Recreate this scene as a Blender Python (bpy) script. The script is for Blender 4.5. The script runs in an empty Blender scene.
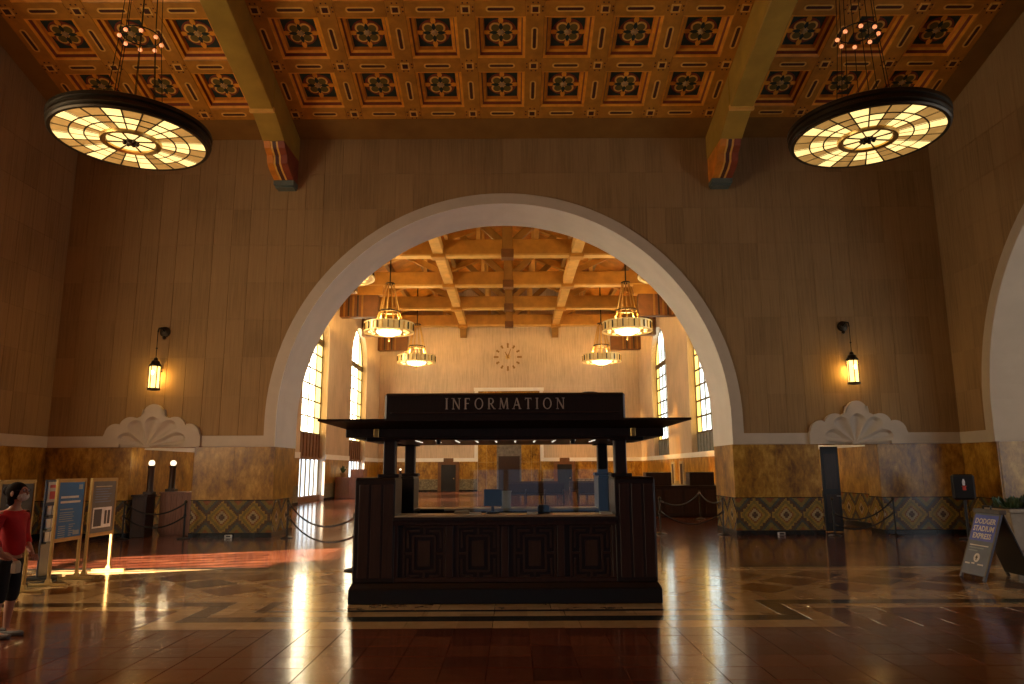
import bpy, bmesh, math, random
from mathutils import Matrix, Vector
random.seed(7)
PI = math.pi
scene = bpy.context.scene
COL = scene.collection

# ------------------------------------------------------------------ camera
CAMX, CAMZ, FPX = 0.245, 1.8, 719.23
PITCH, YAW, ROLL = 0.175123, -0.000116, -0.0048634
def cam_axes():
    cy, sy, cp, sp = math.cos(YAW), math.sin(YAW), math.cos(PITCH), math.sin(PITCH)
    F = Vector((sy*cp, cy*cp, sp)); R0 = Vector((cy, -sy, 0)); U = R0.cross(F)
    c, s = math.cos(ROLL), math.sin(ROLL)
    return c*R0 + s*U, -s*R0 + c*U, F
_R, _U, _F = cam_axes()
cam_d = bpy.data.cameras.new('camera'); cam = bpy.data.objects.new('camera', cam_d); COL.objects.link(cam)
cam_d.sensor_width = 36.0; cam_d.lens = 36.0*FPX/1024.0; cam_d.clip_end = 300
cam.matrix_world = Matrix(((_R.x, _U.x, -_F.x, CAMX), (_R.y, _U.y, -_F.y, 0), (_R.z, _U.z, -_F.z, CAMZ), (0, 0, 0, 1)))
scene.camera = cam
def to_px(x, y, z):
    v = Vector((x-CAMX, y, z-CAMZ)); d = v.dot(_F)
    return (512+FPX*v.dot(_R)/d, 342-FPX*v.dot(_U)/d) if d > 0.1 else (-9999, -9999)

# ------------------------------------------------------------------ world, sun, exposure
SKY_STRENGTH = 1.6
SUN_STRENGTH = 140.0
SUN_ELEV, SUN_AZ = math.radians(12.5), math.atan2(0.36, 1.0)      # travels +x, slightly +y
world = bpy.data.worlds.new('sky'); scene.world = world; world.use_nodes = True
wn = world.node_tree.nodes; wl = world.node_tree.links
wn['Background'].inputs[0].default_value = (0.62, 0.80, 1.0, 1)
wn['Background'].inputs[1].default_value = SKY_STRENGTH
sun_d = bpy.data.lights.new('sun', 'SUN'); sun = bpy.data.objects.new('sun', sun_d); COL.objects.link(sun)
sun_d.energy = SUN_STRENGTH; sun_d.angle = math.radians(0.9); sun_d.color = (1.0, 0.80, 0.58)
_sd = Vector((math.cos(SUN_ELEV)*math.cos(SUN_AZ), math.cos(SUN_ELEV)*math.sin(SUN_AZ), -math.sin(SUN_ELEV)))
sun.rotation_euler = _sd.to_track_quat('-Z', 'Y').to_euler(); sun.location = (-40, 0, 20)
# daylight levels of the glazing and power of the lamps
L_FRONT_WIN = 6.4        # arched window of the left wall (outside the frame)
L_HALL_WIN_L = 10.0
L_HALL_WIN_R = 4.2
L_REAR_DOOR = 0.16
L_PASSAGE_FILL = 1.5  # glow of an unseen window added to light the right arch
P_HALL_LAMP = 520.0
vs = scene.view_settings
scene.display_settings.display_device = 'sRGB'
vs.view_transform = 'Standard'; vs.look = 'None'; vs.gamma = 1.0; vs.exposure = 0.14; vs.use_curve_mapping = False
cy = scene.cycles
cy.use_denoising = True
try: cy.denoiser = 'OPENIMAGEDENOISE'
except Exception: pass
cy.max_bounces = 7; cy.diffuse_bounces = 4; cy.glossy_bounces = 4; cy.transparent_max_bounces = 10; cy.transmission_bounces = 4
cy.sample_clamp_indirect = 6.0; cy.caustics_reflective = False; cy.caustics_refractive = False
cy.use_adaptive_sampling = False

# ------------------------------------------------------------------ materials
def _nt(name):
    m = bpy.data.materials.new(name); m.use_nodes = True
    nt = m.node_tree; return m, nt, nt.nodes['Principled BSDF']
def _math(nt, op, a, b=None, c=None):
    n = nt.nodes.new('ShaderNodeMath'); n.operation = op
    for i, v in enumerate((a, b, c)):
        if v is None: continue
        if isinstance(v, (int, float)): n.inputs[i].default_value = v
        else: nt.links.new(v, n.inputs[i])
    return n.outputs[0]
def _ramp(nt, fac, stops, const=False):
    n = nt.nodes.new('ShaderNodeValToRGB'); e = n.color_ramp.elements
    if const: n.color_ramp.interpolation = 'CONSTANT'
    while len(e) < len(stops): e.new(0.5)
    for i, (p, c) in enumerate(stops): e[i].position = p; e[i].color = (*c, 1)
    nt.links.new(fac, n.inputs[0]); return n.outputs[0]
def _noise(nt, vec, scale, detail=4, rough=0.55):
    n = nt.nodes.new('ShaderNodeTexNoise'); n.inputs['Scale'].default_value = scale
    n.inputs['Detail'].default_value = detail; n.inputs['Roughness'].default_value = rough
    if vec is not None: nt.links.new(vec, n.inputs['Vector'])
    return n.outputs[0]
def _pos(nt, scale=(1, 1, 1)):
    g = nt.nodes.new('ShaderNodeNewGeometry'); m = nt.nodes.new('ShaderNodeMapping'); m.inputs['Scale'].default_value = scale
    nt.links.new(g.outputs['Position'], m.inputs['Vector']); return m.outputs[0]
def _bump(nt, h, strength, dist=0.01, bsdf=None):
    b = nt.nodes.new('ShaderNodeBump'); b.inputs['Strength'].default_value = strength; b.inputs['Distance'].default_value = dist
    nt.links.new(h, b.inputs['Height']); nt.links.new(b.outputs[0], bsdf.inputs['Normal'])
def plain(name, col, rough=0.5, metal=0.0, var=0.12, scale=6.0, spec=0.5, coat=0.0):
    m, nt, b = _nt(name)
    f = _noise(nt, _pos(nt), scale)
    lo = tuple(c*(1-var) for c in col); hi = tuple(min(1, c*(1+var)) for c in col)
    nt.links.new(_ramp(nt, f, [(0.3, lo), (0.7, hi)]), b.inputs['Base Color'])
    b.inputs['Roughness'].default_value = rough; b.inputs['Metallic'].default_value = metal
    b.inputs['Specular IOR Level'].default_value = spec; b.inputs['Coat Weight'].default_value = coat
    return m
def glow(name, col, strength, base=(0.8, 0.8, 0.8), var=0.0, scale=8.0):
    m, nt, b = _nt(name)
    b.inputs['Base Color'].default_value = (*base, 1); b.inputs['Roughness'].default_value = 0.35
    if var > 0:
        f = _noise(nt, _pos(nt), scale, 3)
        nt.links.new(_ramp(nt, f, [(0.3, tuple(c*(1-var) for c in col)), (0.7, col)]), b.inputs['Emission Color'])
    else: b.inputs['Emission Color'].default_value = (*col, 1)
    b.inputs['Emission Strength'].default_value = strength
    return m
def plaster(name, col):
    m, nt, b = _nt(name)
    streak = _noise(nt, _pos(nt, (9, 9, 0.35)), 2.2, 5, 0.65)
    cloud = _noise(nt, _pos(nt), 0.5, 4)
    oi = nt.nodes.new('ShaderNodeObjectInfo')
    s = _math(nt, 'ADD', _math(nt, 'MULTIPLY', streak, 0.55), _math(nt, 'MULTIPLY', cloud, 0.35))
    s = _math(nt, 'ADD', s, _math(nt, 'MULTIPLY', oi.outputs['Random'], 0.14))
    c = _ramp(nt, s, [(0.30, tuple(x*0.66 for x in col)), (0.52, col), (0.75, tuple(min(1, x*1.22) for x in col))])
    nt.links.new(c, b.inputs['Base Color']); b.inputs['Roughness'].default_value = 0.85
    b.inputs['Specular IOR Level'].default_value = 0.25
    _bump(nt, streak, 0.35, 0.01, b); return m
def marble(name, a, bcol, c3):
    m, nt, b = _nt(name)
    n1 = _noise(nt, _pos(nt, (1, 1, 0.55)), 2.3, 7, 0.68)
    n2 = _noise(nt, _pos(nt, (1, 1, 0.5)), 13, 5, 0.7)
    s = _math(nt, 'ADD', _math(nt, 'MULTIPLY', n1, 0.7), _math(nt, 'MULTIPLY', n2, 0.3))
    nt.links.new(_ramp(nt, s, [(0.38, a), (0.5, bcol), (0.62, c3)]), b.inputs['Base Color'])
    b.inputs['Roughness'].default_value = 0.28; return m
def diamond_tile(name, px, pz, oz, along):
    # glazed dado tiles: stepped concentric diamonds on small squares; along: 0 -> x, 1 -> y runs along the wall
    m, nt, b = _nt(name)
    g = nt.nodes.new('ShaderNodeNewGeometry'); sp = nt.nodes.new('ShaderNodeSeparateXYZ'); nt.links.new(g.outputs['Position'], sp.inputs[0])
    u = _math(nt, 'DIVIDE', sp.outputs[along], px); w = _math(nt, 'DIVIDE', _math(nt, 'SUBTRACT', sp.outputs[2], oz), pz)
    q = 22.0
    def tri(v):
        v = _math(nt, 'DIVIDE', _math(nt, 'FLOOR', _math(nt, 'MULTIPLY', v, q)), q)
        fr = _math(nt, 'FRACT', _math(nt, 'ADD', v, 0.5 + 0.5/q))
        return _math(nt, 'ABSOLUTE', _math(nt, 'SUBTRACT', fr, 0.5))
    d = _math(nt, 'ADD', tri(u), tri(w))
    olive, brown, gold, teal, rust, cream = (0.22, 0.165, 0.05), (0.11, 0.068, 0.042), (0.36, 0.23, 0.05), (0.085, 0.09, 0.075), (0.26, 0.10, 0.035), (0.42, 0.33, 0.17)
    c = _ramp(nt, d, [(0.0, brown), (0.13, cream), (0.18, rust), (0.24, gold), (0.32, olive), (0.42, gold), (0.50, brown), (0.62, teal), (0.72, olive), (0.84, rust)], True)
    n = _noise(nt, _pos(nt), 9, 4)
    mx = nt.nodes.new('ShaderNodeMixRGB'); mx.blend_type = 'MULTIPLY'; mx.inputs[0].default_value = 0.6
    nt.links.new(c, mx.inputs[1]); nt.links.new(_ramp(nt, n, [(0.3, (0.55, 0.55, 0.55)), (0.7, (1.25, 1.2, 1.1))]), mx.inputs[2])
    nt.links.new(mx.outputs[0], b.inputs['Base Color']); b.inputs['Roughness'].default_value = 0.22; return m
TP = 0.42
def floor_tile(name, cols, rough=0.13, bump=0.05):
    m, nt, b = _nt(name)
    g = nt.nodes.new('ShaderNodeNewGeometry')
    v = nt.nodes.new('ShaderNodeVectorMath'); v.operation = 'DIVIDE'; v.inputs[1].default_value = (TP, TP, 1000)
    nt.links.new(g.outputs['Position'], v.inputs[0])
    of = nt.nodes.new('ShaderNodeVectorMath'); of.operation = 'ADD'; of.inputs[1].default_value = (0, -0.33/TP, 0.5); nt.links.new(v.outputs[0], of.inputs[0])
    fl = nt.nodes.new('ShaderNodeVectorMath'); fl.operation = 'FLOOR'; nt.links.new(of.outputs[0], fl.inputs[0])
    wnn = nt.nodes.new('ShaderNodeTexWhiteNoise'); wnn.noise_dimensions = '3D'; nt.links.new(fl.outputs[0], wnn.inputs['Vector'])
    n = _noise(nt, _pos(nt), 7, 5)
    s = _math(nt, 'ADD', _math(nt, 'MULTIPLY', wnn.outputs['Value'], 0.55), _math(nt, 'MULTIPLY', n, 0.45))
    nt.links.new(_ramp(nt, s, [(0.2, cols[0]), (0.5, cols[1]), (0.8, cols[2])]), b.inputs['Base Color'])
    r = _math(nt, 'ADD', _math(nt, 'MULTIPLY', n, 0.16), rough-0.07); nt.links.new(r, b.inputs['Roughness'])
    w = _noise(nt, _pos(nt), 3.2, 2); _bump(nt, w, bump, 0.02, b)
    b.inputs['Coat Weight'].default_value = 0.15; b.inputs['Coat Roughness'].default_value = 0.06
    return m
def wood(name, a, bcol, rough=0.38, sc=(1, 1, 1)):
    m, nt, b = _nt(name)
    n = _noise(nt, _pos(nt, (14*sc[0], 14*sc[1], 1.2*sc[2])), 2.0, 5, 0.6)
    nt.links.new(_ramp(nt, n, [(0.3, a), (0.7, bcol)]), b.inputs['Base Color']); b.inputs['Roughness'].default_value = rough
    return m
def glass_pane(name, col, emit, clear, var=0.35):
    # frosted daylight pane: partly clear so that sun still comes through, partly glowing with the day behind it
    m, nt, b = _nt(name); nt.nodes.remove(b)
    out = nt.nodes['Material Output']
    tr = nt.nodes.new('ShaderNodeBsdfTransparent'); tr.inputs[0].default_value = (*[min(1, c) for c in col], 1)
    em = nt.nodes.new('ShaderNodeEmission'); em.inputs[1].default_value = emit
    oi = nt.nodes.new('ShaderNodeObjectInfo')
    n = _math(nt, 'ADD', _math(nt, 'MULTIPLY', _noise(nt, _pos(nt), 0.8, 3), 0.5), _math(nt, 'MULTIPLY', oi.outputs['Random'], 0.5))
    nt.links.new(_ramp(nt, n, [(0.25, tuple(c*(1-var) for c in col)), (0.7, col)]), em.inputs[0])
    mx = nt.nodes.new('ShaderNodeMixShader'); mx.inputs[0].default_value = 1-clear
    nt.links.new(tr.outputs[0], mx.inputs[1]); nt.links.new(em.outputs[0], mx.inputs[2]); nt.links.new(mx.outputs[0], out.inputs[0])
    return m
def clear_glass(name, tint=(0.95, 0.98, 1.0), refl=0.10):
    m, nt, b = _nt(name); nt.nodes.remove(b)
    out = nt.nodes['Material Output']
    tr = nt.nodes.new('ShaderNodeBsdfTransparent'); tr.inputs[0].default_value = (*tint, 1)
    gl = nt.nodes.new('ShaderNodeBsdfGlossy'); gl.inputs['Roughness'].default_value = 0.02
    mx = nt.nodes.new('ShaderNodeMixShader'); mx.inputs[0].default_value = refl
    nt.links.new(tr.outputs[0], mx.inputs[1]); nt.links.new(gl.outputs[0], mx.inputs[2]); nt.links.new(mx.outputs[0], out.inputs[0])
    return m

M = {}
M['plaster'] = plaster('brown_acoustic_plaster', (0.33, 0.205, 0.092))
M['hall_plaster'] = plaster('tan_plaster', (0.66, 0.51, 0.36))
M['white'] = plain('cream_stone_trim', (0.56, 0.47, 0.36), 0.7, var=0.06, scale=2)  # cream trim, colour darkened for the dimmer light on wall faces
M['soffit'] = plain('pale_soffit_plaster', (0.92, 0.88, 0.82), 0.75, var=0.04, scale=1.5)  # lit copy of the trim: hall daylight put into a paler colour
M['jamb'] = plain('beige_jamb_plaster', (0.58, 0.45, 0.31), 0.75, var=0.05, scale=1.5)
M['marble'] = marble('golden_brown_marble', (0.15, 0.062, 0.008), (0.37, 0.18, 0.018), (0.60, 0.35, 0.065))
M['tile_x'] = diamond_tile('glazed_diamond_tile_x', 0.86, 0.92, 0.535, 0)
M['tile_y'] = diamond_tile('glazed_diamond_tile_y', 0.86, 0.92, 0.535, 1)
M['tile_far'] = plain('small_green_glazed_tile', (0.20, 0.17, 0.10), 0.3, var=0.6, scale=9)
M['black_base'] = plain('black_stone_base', (0.012, 0.014, 0.016), 0.25)
M['terracotta'] = floor_tile('terracotta_tile', ((0.07, 0.017, 0.008), (0.12, 0.031, 0.014), (0.17, 0.05, 0.022)))
M['cream_tile'] = floor_tile('cream_floor_stone', ((0.36, 0.22, 0.095), (0.44, 0.275, 0.12), (0.54, 0.35, 0.16)))
M['dark_tile'] = floor_tile('dark_floor_stone', ((0.014, 0.014, 0.012), (0.02, 0.02, 0.016), (0.03, 0.027, 0.02)))
M['rust_tile'] = floor_tile('rust_floor_stone', ((0.085, 0.026, 0.009), (0.12, 0.04, 0.013), (0.15, 0.055, 0.018)))
M['grout'] = plain('brown_grout', (0.10, 0.055, 0.035), 0.22)
M['orange'] = plain('painted_orange_wood', (0.72, 0.24, 0.02), 0.5, var=0.22, scale=3)
M['gold_orange'] = plain('painted_amber_moulding', (0.88, 0.36, 0.03), 0.45, var=0.18, scale=4)
M['rib'] = plain('painted_ochre_rib', (0.52, 0.215, 0.022), 0.55, var=0.2, scale=3)
M['teal'] = plain('painted_dark_teal', (0.014, 0.030, 0.026), 0.6, var=0.35, scale=5)
M['red'] = plain('painted_rust_red', (0.25, 0.05, 0.018), 0.55, var=0.2)
M['darkred'] = plain('painted_maroon', (0.08, 0.018, 0.010), 0.55)
M['petal'] = plain('painted_olive_gold', (0.16, 0.11, 0.02), 0.55)
M['creampaint'] = plain('painted_cream_line', (0.85, 0.48, 0.10), 0.55)
M['palegold'] = plain('painted_pale_boss', (0.50, 0.32, 0.12), 0.5)
M['ceil_brown'] = plain('painted_brown_ceiling_border', (0.26, 0.125, 0.025), 0.6, var=0.15, scale=1.5)
M['beam'] = plain('painted_olive_beam', (0.42, 0.25, 0.035), 0.55, var=0.16, scale=1.6)
M['greyblue'] = plain('painted_grey_green', (0.12, 0.15, 0.13), 0.55)
M['bronze'] = plain('dark_bronze', (0.045, 0.032, 0.018), 0.36, 0.75)
M['brass'] = plain('brass', (0.62, 0.40, 0.13), 0.3, 0.95)
M['clock_gold'] = plain('dull_gold_metal', (0.30, 0.17, 0.05), 0.45, 0.4)
M['steel'] = plain('steel', (0.55, 0.54, 0.52), 0.3, 0.95)
M['black'] = plain('black_paint', (0.010, 0.010, 0.011), 0.42)
M['rope'] = plain('black_velvet_rope', (0.012, 0.010, 0.010), 0.85)
M['kiosk'] = wood('very_dark_stained_wood', (0.012, 0.006, 0.004), (0.026, 0.012, 0.008), 0.42)
M['kiosk_red'] = wood('dark_reddish_wood', (0.034, 0.015, 0.010), (0.060, 0.026, 0.017), 0.45)
M['fret'] = wood('brown_fretwork_wood', (0.045, 0.024, 0.018), (0.072, 0.039, 0.029), 0.5)
M['kiosk_base'] = plain('blackish_plinth_paint', (0.010, 0.012, 0.016), 0.35)
M['counter'] = plain('beige_counter_laminate', (0.45, 0.36, 0.25), 0.3)
M['letter'] = plain('grey_metal_letter', (0.72, 0.66, 0.58), 0.45, 0.1)
M['desk_wood'] = wood('brown_desk_wood', (0.17, 0.07, 0.04), (0.30, 0.13, 0.08), 0.4)
M['dark_wood'] = wood('dark_bench_wood', (0.020, 0.010, 0.007), (0.05, 0.022, 0.013), 0.4)
M['hall_beam'] = plain('painted_amber_beam', (0.42, 0.20, 0.028), 0.55, var=0.25, scale=1.2)
M['hall_roof'] = plain('painted_orange_boards', (0.55, 0.22, 0.02), 0.6, var=0.3, scale=1.2)
M['hall_long'] = plain('painted_pale_amber_beam', (0.60, 0.36, 0.10), 0.55, var=0.2, scale=1.6)
M['hall_strut'] = plain('painted_olive_strut', (0.27, 0.14, 0.028), 0.55, var=0.2, scale=1.2)
M['hall_corbel'] = plain('painted_red_brown_corbel', (0.15, 0.062, 0.018), 0.5, var=0.2, scale=2)
M['grille'] = wood('brown_window_spandrel', (0.16, 0.075, 0.04), (0.26, 0.13, 0.075), 0.5)
M['grey_panel'] = plain('grey_metal_spandrel', (0.24, 0.25, 0.24), 0.5)
M['greystone'] = plain('mottled_grey_stone', (0.17, 0.15, 0.13), 0.4, var=0.4, scale=5)
M['mullion'] = plain('olive_bronze_mullion', (0.10, 0.07, 0.025), 0.45, 0.3)
M['pane_l'] = glass_pane('sunlit_warm_pane', (1.0, 0.84, 0.55), L_HALL_WIN_L, 0.14)
M['pane_ly'] = glass_pane('sunlit_yellow_pane', (1.0, 0.70, 0.24), L_HALL_WIN_L*.32, 0.14)
M['pane_r'] = glass_pane('pale_cool_pane', (0.80, 0.86, 0.80), L_HALL_WIN_R, 0.25)
M['pane_y'] = glass_pane('amber_pane', (1.0, 0.66, 0.16), L_HALL_WIN_R*0.8, 0.2)
M['pane_front'] = glass_pane('warm_front_pane', (1.0, 0.79, 0.52), L_FRONT_WIN, 0.0)
M['pane_door'] = glass_pane('cool_door_pane', (0.86, 0.93, 1.0), 3.0, 0.55, 0.1)
M['pane_passage'] = glass_pane('cool_passage_pane', (0.95, 0.98, 1.0), L_PASSAGE_FILL, 0.0, 0.1)  # glowing pane of the added passage window
M['pane_rear'] = glass_pane('cool_rear_pane', (0.62, 0.80, 1.0), L_REAR_DOOR, 0.2, 0.1)
M['glass'] = clear_glass('clear_acrylic', refl=0.06)
M['door_glass'] = clear_glass('clear_door_glass', (1, 1, 1), 0.05)
M['disc_bright'] = glow('lit_ivory_glass', (1.0, 0.70, 0.25), 1.5, (0.8, 0.6, 0.3), 0.25, 5)
M['disc_amber'] = glow('lit_amber_glass', (1.0, 0.52, 0.13), 0.36, (0.45, 0.26, 0.08), 0.35, 5)
M['bulb'] = glow('red_orange_bulb', (1.0, 0.28, 0.08), 1.0)
M['lantern'] = glow('lit_lantern_glass', (1.0, 0.62, 0.16), 3.2, (0.9, 0.7, 0.3))
M['lantern_core'] = glow('lantern_flame_glow', (1.0, 0.85, 0.50), 14.0)
M['hall_drum'] = glow('lit_gold_drum', (1.0, 0.66, 0.22), 0.30, (0.5, 0.36, 0.14), 0.5, 3)
M['hall_bowl'] = glow('lit_white_bowl', (1.0, 0.86, 0.55), 1.8)
M['hall_amber'] = glow('lit_amber_dot', (1.0, 0.50, 0.06), 1.6)
M['globe'] = glow('lit_white_globe', (1.0, 0.84, 0.58), 1.5)
M['slot'] = glow('fluorescent_slot', (1.0, 0.90, 0.72), 0.8)
M['blue'] = plain('printed_blue_board', (0.006, 0.17, 0.58), 0.45, var=0.1, scale=2)
M['blue_dark'] = plain('printed_navy_board', (0.10, 0.17, 0.78), 0.5, var=0.1)
M['print_grey'] = plain('printed_grey_board', (0.13, 0.125, 0.125), 0.5)
M['sign_grey'] = plain('printed_slate_board', (0.15, 0.20, 0.34), 0.5)
M['print_white'] = plain('white_print', (0.80, 0.82, 0.85), 0.5)
M['print_pale'] = plain('pale_print', (0.30, 0.42, 0.55), 0.5)
M['print_cream'] = plain('cream_card', (0.50, 0.42, 0.30), 0.5)
M['print_red'] = plain('red_print', (0.55, 0.06, 0.04), 0.5)
M['print_dark'] = plain('dark_print', (0.04, 0.04, 0.05), 0.5)
M['frame_brass'] = plain('brass_sign_frame', (0.42, 0.27, 0.09), 0.42, 0.55)
M['skin'] = plain('skin', (0.50, 0.25, 0.16), 0.55)
M['shirt'] = plain('red_cotton', (0.50, 0.012, 0.016), 0.8, var=0.2)
M['pants'] = plain('black_cotton', (0.008, 0.008, 0.010), 0.85)
M['hair'] = plain('dark_brown_hair', (0.014, 0.008, 0.006), 0.9, spec=0.1)
M['mask'] = plain('printed_pale_mask', (0.80, 0.78, 0.66), 0.8, var=0.5, scale=40)
M['shoe'] = plain('grey_shoe', (0.16, 0.15, 0.14), 0.7)
M['leaf'] = plain('green_leaf', (0.035, 0.075, 0.02), 0.5, var=0.4, scale=10)
M['pot'] = plain('beige_planter', (0.36, 0.29, 0.20), 0.6)
M['soil'] = plain('dark_soil', (0.02, 0.014, 0.01), 0.9)
M['white_plastic'] = plain('white_plastic', (0.6, 0.6, 0.58), 0.4)
M['screen'] = plain('dark_screen', (0.010, 0.012, 0.016), 0.55)

# ------------------------------------------------------------------ mesh helpers
class MB:
    def __init__(s): s.v = []; s.f = []; s.m = []
    def add(s, vs_, fs, mi=0):
        o = len(s.v); s.v += [tuple(p) for p in vs_]; s.f += [tuple(i+o for i in f) for f in fs]; s.m += [mi]*len(fs); return s
    def box(s, x0, x1, y0, y1, z0, z1, mi=0):
        return s.add([(x0, y0, z0), (x1, y0, z0), (x1, y1, z0), (x0, y1, z0), (x0, y0, z1), (x1, y0, z1), (x1, y1, z1), (x0, y1, z1)],
                     [(0, 3, 2, 1), (4, 5, 6, 7), (0, 1, 5, 4), (1, 2, 6, 5), (2, 3, 7, 6), (3, 0, 4, 7)], mi)
    def frustum(s, a, b, z0, z1, mi=0):   # a, b = (x0,x1,y0,y1) at z0 and z1
        return s.add([(a[0], a[2], z0), (a[1], a[2], z0), (a[1], a[3], z0), (a[0], a[3], z0), (b[0], b[2], z1), (b[1], b[2], z1), (b[1], b[3], z1), (b[0], b[3], z1)],
                     [(0, 3, 2, 1), (4, 5, 6, 7), (0, 1, 5, 4), (1, 2, 6, 5), (2, 3, 7, 6), (3, 0, 4, 7)], mi)
    def prism(s, poly, axis, a0, a1, mi=0):
        def P(p, a):
            return (p[0], a, p[1]) if axis == 'y' else ((a, p[0], p[1]) if axis == 'x' else (p[0], p[1], a))
        n = len(poly); vs_ = [P(p, a0) for p in poly] + [P(p, a1) for p in poly]
        fs = [tuple(range(n)), tuple(range(2*n-1, n-1, -1))] + [(i, n+i, n+(i+1) % n, (i+1) % n) for i in range(n)]
        return s.add(vs_, fs, mi)
    def tube(s, path, r, n=8, closed=False, mi=0):
        path = [Vector(p) for p in path]; k = len(path); rs = r if isinstance(r, (list, tuple)) else [r]*k
        vs_ = []; up = None
        for i, p in enumerate(path):
            a = path[i-1] if (i > 0 or closed) else p; b = path[(i+1) % k] if (i < k-1 or closed) else p
            t = (b-a).normalized()
            if up is None:
                up = Vector((0, 0, 1)) if abs(t.z) < 0.9 else Vector((1, 0, 0))
            u = t.cross(up)
            if u.length < 1e-5: u = t.orthogonal()
            u.normalize(); w = u.cross(t).normalized(); up = w
            for j in range(n):
                an = 2*PI*j/n; vs_.append(p + u*(rs[i]*math.cos(an)) + w*(rs[i]*math.sin(an)))
        fs = []
        for i in range(k if closed else k-1):
            for j in range(n):
                a, b = i*n+j, i*n+(j+1) % n; c, d = ((i+1) % k)*n+(j+1) % n, ((i+1) % k)*n+j
                fs.append((a, b, c, d))
        if not closed: fs += [tuple(range(n-1, -1, -1)), tuple(range((k-1)*n, k*n))]
        return s.add(vs_, fs, mi)
    def lathe(s, prof, n=24, c=(0, 0, 0), mi=0, caps=True):
        vs_ = [(c[0]+r*math.cos(2*PI*j/n), c[1]+r*math.sin(2*PI*j/n), c[2]+z) for r, z in prof for j in range(n)]
        fs = [(i*n+j, i*n+(j+1) % n, (i+1)*n+(j+1) % n, (i+1)*n+j) for i in range(len(prof)-1) for j in range(n)]
        if caps: fs += [tuple(range(n-1, -1, -1)), tuple(range((len(prof)-1)*n, len(prof)*n))]
        return s.add(vs_, fs, mi)
    def ball(s, c, r, n=12, m=8, mi=0, sc=(1, 1, 1)):
        vs_ = []; fs = []
        for i in range(1, m):
            th = PI*i/m
            for j in range(n):
                ph = 2*PI*j/n; vs_.append((c[0]+sc[0]*r*math.sin(th)*math.cos(ph), c[1]+sc[1]*r*math.sin(th)*math.sin(ph), c[2]+sc[2]*r*math.cos(th)))
        vs_ += [(c[0], c[1], c[2]+sc[2]*r), (c[0], c[1], c[2]-sc[2]*r)]; t = len(vs_)-2
        for i in range(m-2):
            for j in range(n): fs.append((i*n+j, (i+1)*n+j, (i+1)*n+(j+1) % n, i*n+(j+1) % n))
        for j in range(n): fs.append((t, j, (j+1) % n)); fs.append((t+1, (m-2)*n+(j+1) % n, (m-2)*n+j))
        return s.add(vs_, fs, mi)
    def mesh(s, name, mats, bevel=0.0, smooth=False, recalc=True):
        me = bpy.data.meshes.new(name); me.from_pydata(s.v, [], s.f)
        for mt in (mats if isinstance(mats, (list, tuple)) else [mats]): me.materials.append(M[mt] if isinstance(mt, str) else mt)
        me.polygons.foreach_set('material_index', s.m)
        if bevel > 0 or recalc:
            bm = bmesh.new(); bm.from_mesh(me)
            if recalc: bmesh.ops.recalc_face_normals(bm, faces=bm.faces)
            if bevel > 0:
                es = [e for e in bm.edges if len(e.link_faces) == 2 and e.calc_face_angle(0) > 0.5]
                bmesh.ops.bevel(bm, geom=es, offset=bevel, segments=1, affect='EDGES', clamp_overlap=True)
            bm.to_mesh(me); bm.free()
        if smooth:
            me.polygons.foreach_set('use_smooth', [True]*len(me.polygons))
            try: me.set_sharp_from_angle(angle=math.radians(40))
            except Exception: pass
        me.update(); return me
    def build(s, name, mats, parent=None, bevel=0.0, smooth=False, loc=None):
        return put(name, s.mesh(name, mats, bevel, smooth), parent, loc)
def put(name, me, parent=None, loc=None):
    o = bpy.data.objects.new(name, me); COL.objects.link(o)
    if parent is not None: o.parent = parent
    if loc is not None: o.location = loc
    return o
def tag(o, label, cat, group=None, kind=None):
    o['label'] = label; o['category'] = cat
    if group: o['group'] = group
    if kind: o['kind'] = kind
    return o
def thing(name, label, cat, loc=(0, 0, 0), rz=0.0, group=None, kind=None):
    o = bpy.data.objects.new(name, None); COL.objects.link(o); o.location = loc; o.rotation_euler = (0, 0, rz)
    o.empty_display_size = 0.2
    return tag(o, label, cat, group, kind)
def dup(root, loc=None, rz=None, label=None, group=None, scale=None):
    r = root.copy(); COL.objects.link(r)
    if loc is not None: r.location = loc
    if rz is not None: r.rotation_euler = (0, 0, rz)
    if scale is not None: r.scale = scale
    if label: r['label'] = label
    if group: r['group'] = group
    for ch in list(root.children):
        c = ch.copy(); COL.objects.link(c); c.parent = r
        for g in list(ch.children):
            d = g.copy(); COL.objects.link(d); d.parent = c
    return r
def struct(o, label, cat):
    return tag(o, label, cat, kind='structure')
def text_mesh(s, size, mat, bold=0.0, depth=0.003):
    cu = bpy.data.curves.new('text', 'FONT'); cu.body = s; cu.size = size; cu.align_x = 'CENTER'; cu.align_y = 'CENTER'
    cu.extrude = depth; cu.offset = bold; cu.resolution_u = 2
    o = bpy.data.objects.new('text', cu); COL.objects.link(o)
    dg = bpy.context.evaluated_depsgraph_get(); dg.update()
    me = bpy.data.meshes.new_from_object(o.evaluated_get(dg)); bpy.data.objects.remove(o); bpy.data.curves.remove(cu)
    me.materials.clear(); me.materials.append(M[mat]); return me
def arc(cx, cz, r, a0, a1, n):
    return [(cx+r*math.cos(a0+(a1-a0)*i/n), cz+r*math.sin(a0+(a1-a0)*i/n)) for i in range(n+1)]

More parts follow.
